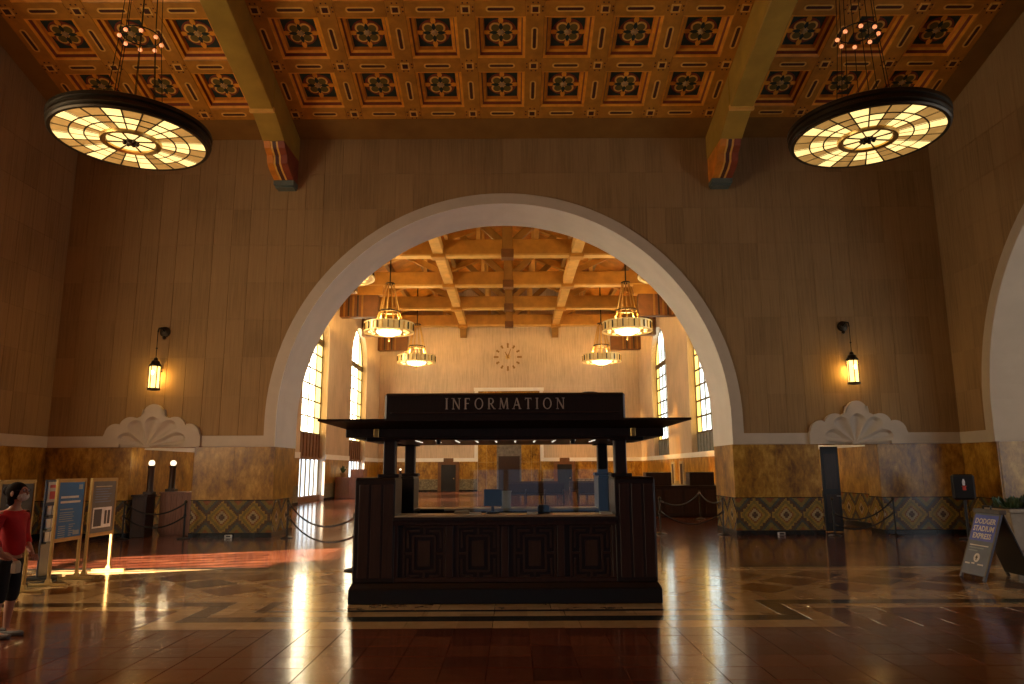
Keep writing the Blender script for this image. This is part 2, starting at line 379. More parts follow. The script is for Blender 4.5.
# ------------------------------------------------------------------ dimensions
HW = 12.76            # half width of the concourse
DW = 20.26            # front plane of the arch wall
ZB0, ZB1 = 2.45, 2.76 # white band
ZT = 11.606           # top of the arch wall
SL = 0.26             # ceiling slope
YR = 7.5              # ridge
ZR = ZT + SL*(DW-YR)
YREAR = YR - (DW-YR)
AR, AO, AZ = 6.385, 6.70, 3.15    # arch inner, outer radius, springing
WT, WT2 = 0.70, 1.86
HX, HY1 = 11.25, 62.0             # hall half width, end wall
LD = (-10.38, -8.60); RD = (8.75, 10.42)   # doorways

# ================================================================== FLOOR
floor = MB().box(-HW-0.4, HW+4.2, YREAR-0.4, DW+0.4, -0.3, -0.004).box(-HX-2.0, HX+2.0, DW+0.4, HY1+0.5, -0.3, -0.004).build('floor', 'grout')
struct(floor, 'polished terracotta tile floor with cream and dark inlaid borders', 'floor')
def tile_geo(mb, x0, x1, y0, y1, mi=0, tilt=0.0016, g=0.002):
    b = 0.0025; x0 += g; x1 -= g; y0 += g; y1 -= g
    cx, cy_ = (x0+x1)/2, (y0+y1)/2; tx = random.uniform(-tilt, tilt); ty = random.uniform(-tilt, tilt)
    def zt(x, y): return tx*(x-cx)+ty*(y-cy_)
    p = []
    for (xx, yy) in ((x0, y0), (x1, y0), (x1, y1), (x0, y1)): p.append((xx, yy, -0.004))
    for (xx, yy) in ((x0+b, y0+b), (x1-b, y0+b), (x1-b, y1-b), (x0+b, y1-b)): p.append((xx, yy, zt(xx, yy)))
    mb.add(p, [(4, 5, 6, 7), (0, 1, 5, 4), (1, 2, 6, 5), (2, 3, 7, 6), (3, 0, 4, 7)], mi)
# inlaid borders; everything is mirrored about x = 0
JX = 4.13
strips = []   # (x0,x1,y0,y1,mat)
def sym(x0, x1, y0, y1, mat, seg=None):
    L = x1-x0; n = max(1, round(L/seg)) if seg else 1
    for i in range(n):
        a, b = x0+L*i/n, x0+L*(i+1)/n
        strips.append((a, b, y0, y1, mat)); strips.append((-b, -a, y0, y1, mat))
for s_ in (('cream_tile', 9.86, 10.16), ('dark_tile', 10.16, 10.46)):
    sym(JX if s_[0] == 'cream_tile' else 3.58, HW, s_[1], s_[2], s_[0], 1.25)
sym(0, JX, 8.73, 9.12, 'cream_tile', 1.04); sym(3.85, JX, 9.12, 9.86, 'cream_tile'); sym(3.85, JX, 9.86, 10.16, 'cream_tile')
sym(0, 3.85, 9.12, 9.42, 'dark_tile', 0.96); sym(3.58, 3.85, 9.42, 10.16, 'dark_tile')
sym(0, 3.58, 9.42, 9.72, 'cream_tile', 0.9); sym(3.10, 3.58, 9.72, 10.46, 'cream_tile')
sym(0, 3.10, 9.72, 9.84, 'dark_tile', 1.03); sym(2.95, 3.10, 9.84, 10.46, 'dark_tile'); sym(0, 2.95, 9.84, 10.46, 'cream_tile', 0.74)
sym(0, HW, 10.46, 10.80, 'cream_tile', 1.06); sym(0, HW, 13.50, 13.84, 'cream_tile', 1.06); sym(0, HW, 13.84, 14.10, 'dark_tile', 1.06)
shared = {}
def piece(name, x0, x1, y0, y1, mat):
    w, h = round(x1-x0, 4), round(y1-y0, 4); k = (w, h, mat)
    if k not in shared:
        mb = MB(); tile_geo(mb, -w/2, w/2, -h/2, h/2, 0, 0.0); shared[k] = mb.mesh(name, mat)
    o = put(name, shared[k], floor, ((x0+x1)/2, (y0+y1)/2, 0)); return o
for s_ in strips: piece('border_stone', *s_)
# lozenge band between y 10.80 and 13.50
LZ = 1.35
lz = MB()
for i in range(-10, 10):
    for j in range(2):
        tile_geo(lz, i*LZ-0.0, (i+1)*LZ, 10.80+j*LZ, 10.80+(j+1)*LZ, 0, 0.0, 0.004)
for v_i, p in enumerate(lz.v): lz.v[v_i] = (max(-HW, min(HW, p[0])), p[1], p[2]-0.0022)
lzo = lz.build('lozenge_ground', 'cream_tile', floor); lzo['kind'] = 'stuff'
def lozenge(w):
    h = w
    mb = MB().add([(-w, 0, -0.012), (0, -h, -0.012), (w, 0, -0.012), (0, h, -0.012), (-w+.012, 0, 0), (0, -h+.012, 0), (w-.012, 0, 0), (0, h-.012, 0)],
                  [(4, 5, 6, 7), (0, 1, 5, 4), (1, 2, 6, 5), (2, 3, 7, 6), (3, 0, 4, 7)]); return mb
lz_big, lz_dark = lozenge(0.50).mesh('lozenge_stone', 'rust_tile'), lozenge(0.50).mesh('lozenge_stone', 'dark_tile')
for i in range(-9, 10):
    for j, y in enumerate((11.48, 12.15, 12.82)):
        x = i*LZ + (0 if j != 1 else LZ/2)
        if abs(x) < 12.2: put('lozenge_stone', lz_dark if (j == 1 and i % 2 == 0) else lz_big, floor, (x, y, 0))
# terracotta tiles: the nearest in view one by one, the rest as one part
cand = []; rest = []
nx = int(HW/TP)
def zone_ok(xa, xb, ya, yb):
    cx = (xa+xb)/2
    return True
rows = []
y = 8.73
while y > YREAR: rows.append((y-TP, y)); y -= TP
for (ya, yb) in rows:
    for i in range(-nx-1, nx+1):
        xa, xb = max(i*TP, -HW), min((i+1)*TP, HW)
        px, py = to_px((xa+xb)/2, (ya+yb)/2, 0)
        (cand if (-20 < px < 1044 and py < 700 and ya > 5) else rest).append((xa, xb, ya, yb))
side_rows = [(8.73, 9.107), (9.107, 9.483), (9.483, 9.86)]
for (ya, yb) in side_rows:
    for sgn in (-1, 1):
        x = JX
        while x < HW-0.05:
            x2 = min(HW, x+TP); xa, xb = (x, x2) if sgn > 0 else (-x2, -x)
            px, py = to_px((xa+xb)/2, (ya+yb)/2, 0)
            (cand if -20 < px < 1044 else rest).append((xa, xb, ya, yb)); x = x2
cand.sort(key=lambda t: t[2])
rest += cand[300:]
tmesh = {}
for (xa, xb, ya, yb) in cand[:300]:
    k = (round(xb-xa, 3), round(yb-ya, 3), random.randrange(6))
    if k not in tmesh:
        mb = MB(); tile_geo(mb, -k[0]/2, k[0]/2, -k[1]/2, k[1]/2, 0, 0.006); tmesh[k] = mb.mesh('floor_tile', 'terracotta')
    put('floor_tile', tmesh[k], floor, ((xa+xb)/2, (ya+yb)/2, 0))
mb = MB()
for r_ in rest: tile_geo(mb, *r_)
y = 14.10
while y < DW+WT-0.01:
    y2 = min(y+TP, DW+WT)
    for i in range(-nx-1, nx+1): tile_geo(mb, max(i*TP, -HW), min((i+1)*TP, HW), y, y2)
    y = y2
while y < HY1-0.01:
    y2 = min(y+TP, HY1)
    for i in range(-28, 28): tile_geo(mb, i*TP, (i+1)*TP, y, y2)
    y = y2
o = mb.build('tile_field', 'terracotta', floor); o['kind'] = 'stuff'
MB().box(HW+0.02, HW+4.0, 4, 21, -0.012, 0).build('side_passage_paving', 'terracotta', floor)

# ================================================================== ARCH WALL
def arch_outline(x0, x1, top, doors=True):
    p = [(x0, 0)]
    if doors: p += [(LD[0], 0), (LD[0], ZB0), (LD[1], ZB0), (LD[1], 0)]
    p += [(-AR, 0)] + arc(0, AZ, AR, PI, 0, 48) + [(AR, 0)]
    if doors: p += [(RD[0], 0), (RD[0], ZB0), (RD[1], ZB0), (RD[1], 0)]
    return p + [(x1, 0), (x1, top), (x0, top)]
wall = MB().prism(arch_outline(-HW-0.4, HW+0.4, ZT+0.35), 'y', DW+0.012, DW+WT).prism(arch_outline(-7.7, 7.7, 13.8, False), 'y', DW+WT, DW+WT2).build('wall_front', 'plaster')
struct(wall, 'brown plaster wall pierced by the great central arch', 'wall')
# plaster panels
PWd, PHt = 0.5316, 1.106
def arch_low(x):   # lower limit of the panel field over the arch
    rr = AO-0.06
    return AZ+math.sqrt(rr*rr-x*x) if abs(x) < rr else -1
shell_c = ((-9.80, 1.36), (9.88, 1.38))
def clip_panel(x0, x1, z0, z1):
    g = 0.005; x0 += g; x1 -= g; z0 += g; z1 -= g
    xs = sorted(set([x0+(x1-x0)*i/10 for i in range(11)] + [s*(AO-0.06) for s in (-1, 1) if x0 < s*(AO-0.06) < x1]))
    seg = [(x, max(z0, arch_low(x))) for x in xs]
    if z0 < AZ and x0 > -(AO-0.06) and x1 < AO-0.06: seg = [(x, max(z0, arch_low(x))) for x in xs]
    keep = [(x, z) for x, z in seg if z < z1-0.005]
    if len(keep) < 2: return None
    if all(abs(z-z0) < 1e-6 for _, z in keep) and len(keep) == len(xs): return [(x0, z0), (x1, z0), (x1, z1), (x0, z1)]
    return keep + [(keep[-1][0], z1), (keep[0][0], z1)]
std = MB().box(-PWd/2+.005, PWd/2-.005, 0, 0.012, -PHt/2+.005, PHt/2-.005).mesh('plaster_panel', 'plaster')
for i in range(48):
    for j in range(8):
        x0, z0 = -HW+i*PWd, ZB1+j*PHt
        poly = clip_panel(x0, x0+PWd, z0, z0+PHt)
        if poly is None: continue
        if len(poly) == 4 and abs(poly[0][0]-x0) < .01: put('plaster_panel', std, wall, (x0+PWd/2, DW, z0+PHt/2))
        else: MB().prism(poly, 'y', DW, DW+0.012).build('plaster_panel', 'plaster', wall)
# marble wainscot, tile dado and black base
def wains_x(par, x0, x1, yf, dr=-1, n=None):
    n = n or max(1, round((x1-x0)/1.25))
    for i in range(n):
        a, b = x0+(x1-x0)*i/n, x0+(x1-x0)*(i+1)/n
        y0, y1 = sorted((yf, yf-dr*0.03))
        MB().box(a+.003, b-.003, y0+.004, y1, 1.005, ZB0).build('marble_slab', 'marble', par)
        m2 = max(1, round((b-a)/0.43))
        for k in range(m2):
            c, d = a+(b-a)*k/m2, a+(b-a)*(k+1)/m2
            for (za, zb) in ((0.13, 0.555), (0.559, 0.985)): MB().box(c+.002, d-.002, y0, y1, za, zb).build('dado_tile', 'tile_x', par)
    MB().box(x0, x1, yf+dr*0.02 if dr < 0 else yf-0.03, yf+0.03 if dr < 0 else yf+0.02, 0, 0.125).box(x0, x1, yf+dr*0.012 if dr < 0 else yf-.02, yf+0.02 if dr < 0 else yf+.012, 0.985, 1.005).build('base_course', 'black_base', par, 0.004)
def wains_y(par, y0, y1, xf, dr, n=None):   # dr: +1 faces +x
    n = n or max(1, round((y1-y0)/1.25))
    for i in range(n):
        a, b = y0+(y1-y0)*i/n, y0+(y1-y0)*(i+1)/n
        x0, x1 = sorted((xf, xf-dr*0.03))
        MB().box(x0+(0 if dr > 0 else .004), x1-(.004 if dr > 0 else 0), a+.003, b-.003, 1.005, ZB0).build('marble_slab', 'marble', par)
        m2 = max(1, round((b-a)/0.43))
        for k in range(m2):
            c, d = a+(b-a)*k/m2, a+(b-a)*(k+1)/m2
            for (za, zb) in ((0.13, 0.555), (0.559, 0.985)): MB().box(x0, x1, c+.002, d-.002, za, zb).build('dado_tile', 'tile_y', par)
    xs = sorted((xf+dr*0.02, xf-dr*0.03)); xt = sorted((xf+dr*0.012, xf-dr*0.02))
    MB().box(xs[0], xs[1], y0, y1, 0, 0.125).box(xt[0], xt[1], y0, y1, 0.985, 1.005).build('base_course', 'black_base', par, 0.004)
for (a, b) in ((-HW, LD[0]), (LD[1], -AR), (AR, RD[0]), (RD[1], HW)): wains_x(wall, a, b, DW-0.015)
wains_y(wall, DW-0.015, DW+WT2, -AR+0.015, 1, 2); wains_y(wall, DW-0.015, DW+WT2, AR-0.015, -1, 2)
for (xj, dr) in ((LD[0], 1), (RD[0], 1), (LD[1], -1), (RD[1], -1)): wains_y(wall, DW-0.015, DW+WT, xj+dr*0.015, dr, 1)
# arch trim: face ring with legs, and soffit coloured paler to stand for hall daylight
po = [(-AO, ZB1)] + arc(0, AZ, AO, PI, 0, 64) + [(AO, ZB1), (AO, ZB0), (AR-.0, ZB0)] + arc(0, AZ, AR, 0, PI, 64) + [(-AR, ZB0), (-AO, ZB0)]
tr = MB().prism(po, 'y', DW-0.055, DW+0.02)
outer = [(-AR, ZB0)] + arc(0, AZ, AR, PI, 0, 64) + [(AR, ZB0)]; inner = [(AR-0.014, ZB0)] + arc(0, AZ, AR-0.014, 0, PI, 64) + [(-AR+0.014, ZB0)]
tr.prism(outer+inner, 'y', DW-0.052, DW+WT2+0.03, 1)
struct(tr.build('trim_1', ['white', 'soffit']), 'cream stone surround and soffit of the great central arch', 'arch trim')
def shell_outline(cx, hw):
    # scalloped crest over a doorway, from left to right at the band top
    s = hw/1.36; b = ZB1-0.02
    def lobe(c, z, r, a0, a1, n=8): return arc(cx+c*s, z, r*s, a0, a1, n)
    p = [(cx-hw, b)]
    p += lobe(-1.02, 2.80, 0.30, PI*0.97, PI*0.42)
    p += lobe(-0.62, 2.98, 0.31, PI*0.93, PI*0.33)
    p += [(cx-0.33*s, 3.31), (cx-0.30*s, 3.50), (cx-0.22*s, 3.44)]
    p += lobe(0, 3.36, 0.285, PI*0.88, PI*0.12, 10)
    p += [(cx+0.22*s, 3.44), (cx+0.30*s, 3.50), (cx+0.33*s, 3.31)]
    p += lobe(0.62, 2.98, 0.31, PI*0.67, PI*0.07)
    p += lobe(1.02, 2.80, 0.30, PI*0.58, PI*0.03)
    p += [(cx+hw, b)]
    return p
def band(name, x0, x1, lab):
    return struct(MB().box(x0, x1, DW-0.045, DW+0.02, ZB0, ZB1).box(x0, x1, DW-0.052, DW-0.045, ZB0+.03, ZB0+.05).build(name, 'white', None, 0.006), lab, 'trim band')
band('trim_2', -HW, -AO, 'cream band above the wainscot left of the central arch')
band('trim_3', AO, HW, 'cream band above the wainscot right of the central arch')
def shell(cx, hw, lab):
    t = thing('shell_crest', lab, 'shell ornament', (cx, DW, ZB0), group='shell crests over the doorways')
    ol = [(x-cx, z-ZB0) for x, z in shell_outline(cx, hw)] + [(hw, 0.0), (-hw, 0.0)]
    # fluted hollow shell modelled as height field inside the crest
    nR, nA = 10, 64; base = (-0.12, 0.02); mb = MB()
    def rim(a):
        k = a/PI; lob = abs(math.sin(5*PI*k))**0.7
        return (0.80 - 0.10*abs(math.cos(a)) + 0.0)*(0.78+0.22*lob)*(1.12 if abs(k-0.5) > 0.1 else 1.02)
    def pt(i, j):
        a = PI*(0.03+0.94*j/nA); R = rim(a)*i/nR
        fl = math.sin(5*PI*j/nA)**2
        y = -0.12 + (0.112*fl**0.8*min(1, i/nR*1.5))*(1 if i < nR else 0.0)
        return (base[0]*(1-i/nR)+R*math.cos(a)*1.25, y, base[1]+R*math.sin(a)*1.02)
    vs_ = [pt(i, j) for i in range(nR+1) for j in range(nA+1)]
    fs = [(i*(nA+1)+j, i*(nA+1)+j+1, (i+1)*(nA+1)+j+1, (i+1)*(nA+1)+j) for i in range(nR) for j in range(nA)]
    mb.add(vs_, fs)
    rimpts = [pt(nR, j) for j in range(nA+1)]
    # crest plate with the shell hollow cut from it: strip between outline and rim
    plate = MB()
    poly = ol[:-2]
    # build plate as polygon: outline left->right, then bottom right, shell rim right->left, bottom left
    ring = [(x, z) for x, z in poly] + [(hw, 0.0)] + [(rimpts[0][0], 0.0)] + [(p[0], p[2]) for p in rimpts] + [(rimpts[-1][0], 0.0), (-hw, 0.0)]
    plate.prism(ring, 'y', -0.12, -0.002)
    plate.build('crest_plate', 'white', t)
    mb.build('fluted_shell', 'white', t, 0, True)
    MB().prism(arc(base[0], 0.0, 0.10, 0, PI, 8), 'y', -0.15, -.002).build('shell_hinge', 'white', t)
    return t
shell(shell_c[0][0], shell_c[0][1], 'cream scalloped shell crest over the left doorway with lamp podium')
shell(shell_c[1][0], shell_c[1][1], 'cream scalloped shell crest over the right doorway with black door leaf')

# ================================================================== SIDE, REAR WALLS OF THE CONCOURSE
def gable(y0, y1, holes):
    # outline in (y,z): along the floor with arch openings, then over the ridge
    p = [(y0, 0)]
    for (c, r) in holes: p += [(c-r, 0)] + arc(c, AZ, r, PI, 0, 40) + [(c+r, 0)]
    return p + [(y1, 0), (y1, ZT+0.3), (YR, ZR+0.3), (y0, ZT+0.3)]
LC, LR = 8.9, 5.7; RC, RR = 12.76, 6.0
wl_ = MB().prism(gable(YREAR, DW+0.3, [(LC, LR)]), 'x', -HW-0.7, -HW-0.012).build('wall_left', 'plaster')
struct(wl_, 'brown plaster side wall at the left behind the sign boards', 'wall')
wr_ = MB().prism(gable(YREAR, DW+0.3, [(RC, RR)]), 'x', HW+0.012, HW+1.9).build('wall_right', 'plaster')
struct(wr_, 'brown plaster side wall at the right with arched opening', 'wall')
stdy = MB().box(0, 0.012, -PWd/2+.005, PWd/2-.005, -PHt/2+.005, PHt/2-.005).mesh('plaster_panel', 'plaster')
for j in range(8):
    for i in range(8):
        y1 = DW-i*PWd
        if y1-PWd > LC+LR+0.1 or (ZB1+j*PHt > AZ+LR+0.5): put('plaster_panel', stdy, wl_, (-HW-0.012, y1-PWd/2, ZB1+(j+.5)*PHt))
    for i in range(12):
        y1 = DW-i*PWd; z0 = ZB1+j*PHt
        rr = RR+0.28
        if math.hypot(max(0, y1-PWd-RC), max(0, z0-AZ)) > rr: put('plaster_panel', stdy, wr_, (HW, y1-PWd/2, z0+PHt/2))
        else:
            ys = [y1-PWd+.005+(PWd-.01)*k/10 for k in range(11)]
            seg = [(yy, max(z0+.005, AZ+math.sqrt(max(0, rr*rr-(yy-RC)**2)) if abs(yy-RC) < rr else 0)) for yy in ys]
            keep = [s for s in seg if s[1] < z0+PHt-.01]
            if len(keep) >= 2: MB().prism(keep+[(keep[-1][0], z0+PHt-.005), (keep[0][0], z0+PHt-.005)], 'x', HW, HW+0.012).build('plaster_panel', 'plaster', wr_)
wains_y(wl_, LC+LR+0.4, DW-0.03, -HW+0.015, 1); wains_y(wr_, RC+RR, DW-0.03, HW-0.015, -1)
wains_y(wl_, YREAR, LC-LR-0.4, -HW+0.015, 1, 3)
struct(MB().box(-HW-.02, -HW+.045, LC+LR+0.4, DW-.05, ZB0, ZB1).build('trim_4', 'white', None, 0.006), 'cream band on the left side wall', 'trim band')
struct(MB().box(HW-.045, HW+.02, RC+RR+0.3, DW-.05, ZB0, ZB1).build('trim_5', 'white', None, 0.006), 'cream band on the right side wall', 'trim band')
def side_arch(name, xf, dr, c, r, ro, depth, lab):
    p = [(c-ro, 0.0)] + arc(c, AZ, ro, PI, 0, 48) + [(c+ro, ZB0), (c+r, ZB0)] + arc(c, AZ, r, 0, PI, 48) + [(c-r, 0.0)]
    m_ = MB().prism(p, 'x', *sorted((xf+dr*0.055, xf-dr*0.02)))
    o_ = [(c-r, 0)] + arc(c, AZ, r, PI, 0, 48) + [(c+r, ZB0), (c+r-0.014, ZB0)] + arc(c, AZ, r-0.014, 0, PI, 48) + [(c-r+0.014, 0)]
    m_.prism(o_, 'x', *sorted((xf+dr*0.05, xf-dr*depth)), 1)
    return struct(m_.build(name, ['white', 'jamb']), lab, 'arch trim')
side_arch('trim_6', HW, -1, RC, RR, RR+0.3, 1.93, 'cream surround of the arch in the right side wall')
side_arch('trim_7', -HW, 1, LC, LR, LR+0.3, 0.7, 'cream surround of the arched window in the left side wall')
wains_x(wr_, HW+0.03, HW+1.9, RC+RR-0.015, -1, 1)
# passage behind the right arch
struct(MB().box(HW+4.0, HW+4.3, 4, 21.3, 0, 10).box(HW+1.9, HW+4.3, 21.0, 21.3, 0, 10).box(HW+1.9, HW+4.3, 3.7, 4, 0, 10).box(HW+1.9, HW+4.3, 3.7, 21.3, 10, 10.3).build('wall_passage', 'hall_plaster'), 'plain tan wall of the side passage beyond the right arch', 'wall')
pw = thing('window_8', 'glazed wall of the side passage beyond the right arch', 'window', (HW+3.9, 11.0, 0), kind='structure')  # out of view, added so its glow brightens the arch jamb
for i in range(5):
    MB().box(-.04, .04, -5+i*2.0+.06, -3+i*2.0-.06, .6, 3.9).box(-.04, .04, -5+i*2.0+.06, -3+i*2.0-.06, 4.02, 7.5).build('pane', 'pane_passage', pw)
    MB().box(-.08, .06, -5+i*2.0-.06, -5+i*2.0+.06, .5, 7.6).build('mullion', 'mullion', pw)
MB().box(-.08, .06, -5, 5, 3.9, 4.02).box(-.08, .06, -5, 5, .5, .6).box(-.08, .06, -5, 5, 7.5, 7.6).build('window_frame', 'mullion', pw)
# arched window / entrance of the left wall (outside the frame)
w1 = thing('window_1', 'tall arched window over glass doors in the left side wall', 'window', (-HW-0.35, LC, 0), kind='structure')
DT = 2.35
def arched_glazing(par, r, z0, zs, cols, rows, pane_mats, axis_x=0.0, bar=0.05, dep=0.10, mull='mullion'):
    # local frame: window in the y-z plane at x = 0
    W = 2*r/cols; Hh = (zs-z0)/rows
    for i in range(cols):
        for j in range(rows):
            ya = -r+i*W; za = z0+j*Hh
            MB().box(-0.01, 0.01, ya+bar/2, ya+W-bar/2, za+bar/2, za+Hh-bar/2).build('pane', pane_mats[i % len(pane_mats)] if isinstance(pane_mats, list) else pane_mats, par)
    for i in range(cols):
        ya, yb = -r+i*W, -r+(i+1)*W
        ys = [ya+bar/2+(yb-ya-bar)*k/6 for k in range(7)]
        poly = [(yy, zs+max(0.03, math.sqrt(max(0, (r-.03)**2-yy*yy)))) for yy in ys]
        MB().prism([(ys[0], zs+bar/2)] + [(ys[-1], zs+bar/2)] + poly[::-1], 'x', -0.01, 0.01).build('pane', pane_mats[i % len(pane_mats)] if isinstance(pane_mats, list) else pane_mats, par)
    fr = MB()
    for i in range(cols+1):
        ya = -r+i*W; top = zs+(math.sqrt(max(0, r*r-ya*ya)) if abs(ya) < r else 0)
        fr.box(-dep/2, dep/2, ya-bar/2, ya+bar/2, z0, top)
    for j in range(rows+1): fr.box(-dep*.45, dep*.45, -r, r, z0+j*Hh-bar/2, z0+j*Hh+bar/2)
    a_o = arc(0, zs, r+.04, PI, 0, 32); a_i = arc(0, zs, r-.06, 0, PI, 32)
    fr.prism(a_o+a_i, 'x', -dep/2, dep/2)
    fr.build('window_frame', mull, par)
arched_glazing(w1, LR, DT, AZ+1.0, 12, 2, 'pane_front')
dfr = MB()
for i in range(25): dfr.box(-0.05, 0.05, -LR+i*0.475-0.04, -LR+i*0.475+0.04, 0, DT)
dfr.box(-0.05, 0.05, -LR, LR, 0, 0.3).box(-0.05, 0.05, -LR, LR, 1.05, 1.15).box(-.05, .05, -LR, LR, DT-.1, DT)
dfr.build('door_frame', 'mullion', w1)
MB().box(-0.006, 0.006, 2.1, 5.3, 0.3, DT-.1).build('door_glass', 'door_glass', w1)
MB().box(-0.03, 0.03, -LR, 2.1, 0.3, DT-.1).box(-0.03, 0.03, 5.3, LR, 0.3, DT-.1).build('door_panel', 'desk_wood', w1)  # unseen solid panels added to limit where sun reaches the floor
# rear wall with entrance doors
wrear = MB().box(-HW-.4, -5, YREAR-.4, YREAR, 0, ZT+.3).box(5, HW+.4, YREAR-.4, YREAR, 0, ZT+.3).box(-5, 5, YREAR-.4, YREAR, 3.4, ZT+.3).build('wall_rear', 'plaster')
struct(wrear, 'brown plaster entrance wall behind the viewer', 'wall')
dr_ = thing('door_1', 'row of glazed entrance doors behind the viewer', 'doors', (0, YREAR-0.2, 0), kind='structure')
for i in range(8):
    x = -5+i*1.25
    MB().box(x, x+.09, -.05, .05, 0, 3.4).box(x+1.16, x+1.25, -.05, .05, 0, 3.4).box(x+.09, x+1.16, -.05, .05, 3.3, 3.4).box(x+.09, x+1.16, -.05, .05, 0, .25).box(x+.09, x+1.16, -.05, .05, 2.3, 2.38).build('door_frame', 'mullion', dr_)
    MB().box(x+.09, x+1.16, -.01, .01, .25, 2.3).box(x+.09, x+1.16, -.01, .01, 2.38, 3.3).build('pane', 'pane_rear', dr_)

# ================================================================== CONCOURSE CEILING
AL = math.atan(SL); ca, sa = math.cos(AL), math.sin(AL)
ceil_m = Matrix(((-1, 0, 0, 0.0), (0, -ca, sa, DW), (0, sa, ca, ZT), (0, 0, 0, 1)))
LV = (DW-YR)/ca
V0, VP_, XP = 1.085, 1.79, 1.70
xn_c = [-5.95+XP*i for i in range(8)]
xn_o = [6.87, 8.56, 10.25, 11.94]
NR = 5
cb = MB().box(-HW-.3, HW+.3, -0.4, LV+0.1, 0.42, 0.6)
cb.box(-HW, HW, -0.2, V0-0.23, 0.0, 0.45)
for s in (-1, 1): cb.box(*sorted((s*(11.94+.20), s*HW)), V0-.23, LV, 0.0, 0.45)
ceilo = cb.build('ceiling', 'ceil_brown'); ceilo.matrix_world = ceil_m
struct(ceilo, 'sloping coffered ceiling painted orange and teal', 'ceiling')
RW = 0.23
vtop = V0+NR*VP_
rib_l = MB().box(-RW, RW, V0-RW, LV, 0.0, 0.42).mesh('rib', 'rib', 0.012)
for x in xn_c + xn_o + [-q for q in xn_o]: put('rib', rib_l, ceilo, (x, 0, 0))
cellx = [(xn_c[i], xn_c[i+1]) for i in range(7)] + [(xn_o[i], xn_o[i+1]) for i in range(3)] + [(-xn_o[i+1], -xn_o[i]) for i in range(3)]
rib_t = {}; cof = {}
def frame_mesh(w, h, steps, mats):
    # stepped picture frame: each step (inset0, inset1, w0, w1)
    m_ = MB()
    for (i0, i1, z0, z1, mi) in steps:
        a, b = (-w/2+i0, w/2-i0, -h/2+i0, h/2-i0), (-w/2+i1, w/2-i1, -h/2+i1, h/2-i1)
        o_ = [(a[0], a[2]), (a[1], a[2]), (a[1], a[3]), (a[0], a[3])]; n_ = [(b[0], b[2]), (b[1], b[2]), (b[1], b[3]), (b[0], b[3])]
        vs_ = [(x, y, z0) for x, y in o_] + [(x, y, z1) for x, y in n_] + [(x, y, 0.42) for x, y in n_] + [(x, y, 0.42) for x, y in o_]
        for k in range(4):
            k2 = (k+1) % 4; m_.add([vs_[k], vs_[k2], vs_[4+k2], vs_[4+k], vs_[8+k], vs_[8+k2], vs_[12+k], vs_[12+k2]], [(0, 1, 2, 3), (3, 2, 5, 4)], mi)
    return m_.mesh('coffer_frame', mats, recalc=False)
def petal_poly(n, r0, r1, a, wd):
    pts = []
    for i in range(n+1):
        t = i/n; rr = r0+(r1-r0)*t; pts.append((rr, wd*math.sin(PI*t**0.8)))
    q = [(r, w_) for r, w_ in pts] + [(r, -w_) for r, w_ in pts[-2:0:-1]]
    return [(r*math.cos(a)-w_*math.sin(a), r*math.sin(a)+w_*math.cos(a)) for r, w_ in q]
def rosette_mesh():
    m_ = MB(); z = 0.0
    m_.prism(arc(0, 0, 0.40, 0, 2*PI, 24)[:-1], 'z', z-0.008, z+0.004, 0)               # rust disc
    for k in range(4):
        a = PI/4+k*PI/2
        c = (0.20*math.cos(a), 0.20*math.sin(a))
        m_.prism([(c[0]+0.155*math.cos(t*PI/8), c[1]+0.155*math.sin(t*PI/8)) for t in range(16)], 'z', z-0.022, z-0.008, 1)
        m_.prism([(c[0]+0.105*math.cos(t*PI/8), c[1]+0.105*math.sin(t*PI/8)) for t in range(16)], 'z', z-0.032, z-0.022, 2)
        a = k*PI/2
        m_.prism(petal_poly(6, 0.24, 0.52, a, 0.065), 'z', z-0.026, z-0.006, 3)
        m_.prism(petal_poly(6, 0.08, 0.30, a, 0.05), 'z', z-0.036, z-0.02, 4)
    m_.lathe([(0.0, -0.07), (0.05, -0.062), (0.085, -0.03), (0.09, 0.0)], 12, (0, 0, z), 5, False)
    return m_.mesh('rosette', ['red', 'creampaint', 'petal', 'gold_orange', 'teal', 'palegold'])
ros = rosette_mesh()
def stadium(hl, hw_, n=6): return arc(hl-hw_, 0, hw_, -PI/2, PI/2, n) + arc(-hl+hw_, 0, hw_, PI/2, 3*PI/2, n)
def cartouche(hl, rot):
    o_ = stadium(hl, 0.085); n_ = stadium(hl-0.045, 0.042)
    if rot: o_ = [(y, x) for x, y in o_]; n_ = [(y, x) for x, y in n_]
    m_ = MB(); k = len(o_)
    vs_ = [(x, y, -0.012) for x, y in o_]+[(x, y, -0.012) for x, y in n_]+[(x, y, 0) for x, y in o_]
    m_.add(vs_, [(i, (i+1) % k, k+(i+1) % k, k+i) for i in range(k)]+[(i, (i+1) % k, 2*k+(i+1) % k, 2*k+i) for i in range(k)], 0)
    m_.add([(x, y, -0.006) for x, y in n_], [tuple(range(k))], 1)
    return m_.mesh('cartouche', ['creampaint', 'darkred'])
car_x, car_v = cartouche(0.36, False), cartouche(0.36, True)
nd = MB().box(-.115, .115, -.115, .115, -0.02, 0, 0).box(-.07, .07, -.07, .07, -0.03, -0.02, 1)
for sx in (-1, 1):
    for t_ in (-.06, .06):
        nd.box(sx*.18-.018, sx*.18+.018, t_-.018, t_+.018, -.008, 0, 1).box(t_-.018, t_+.018, sx*.18-.018, sx*.18+.018, -.008, 0, 1)
node = nd.mesh('node_block', ['creampaint', 'darkred'])
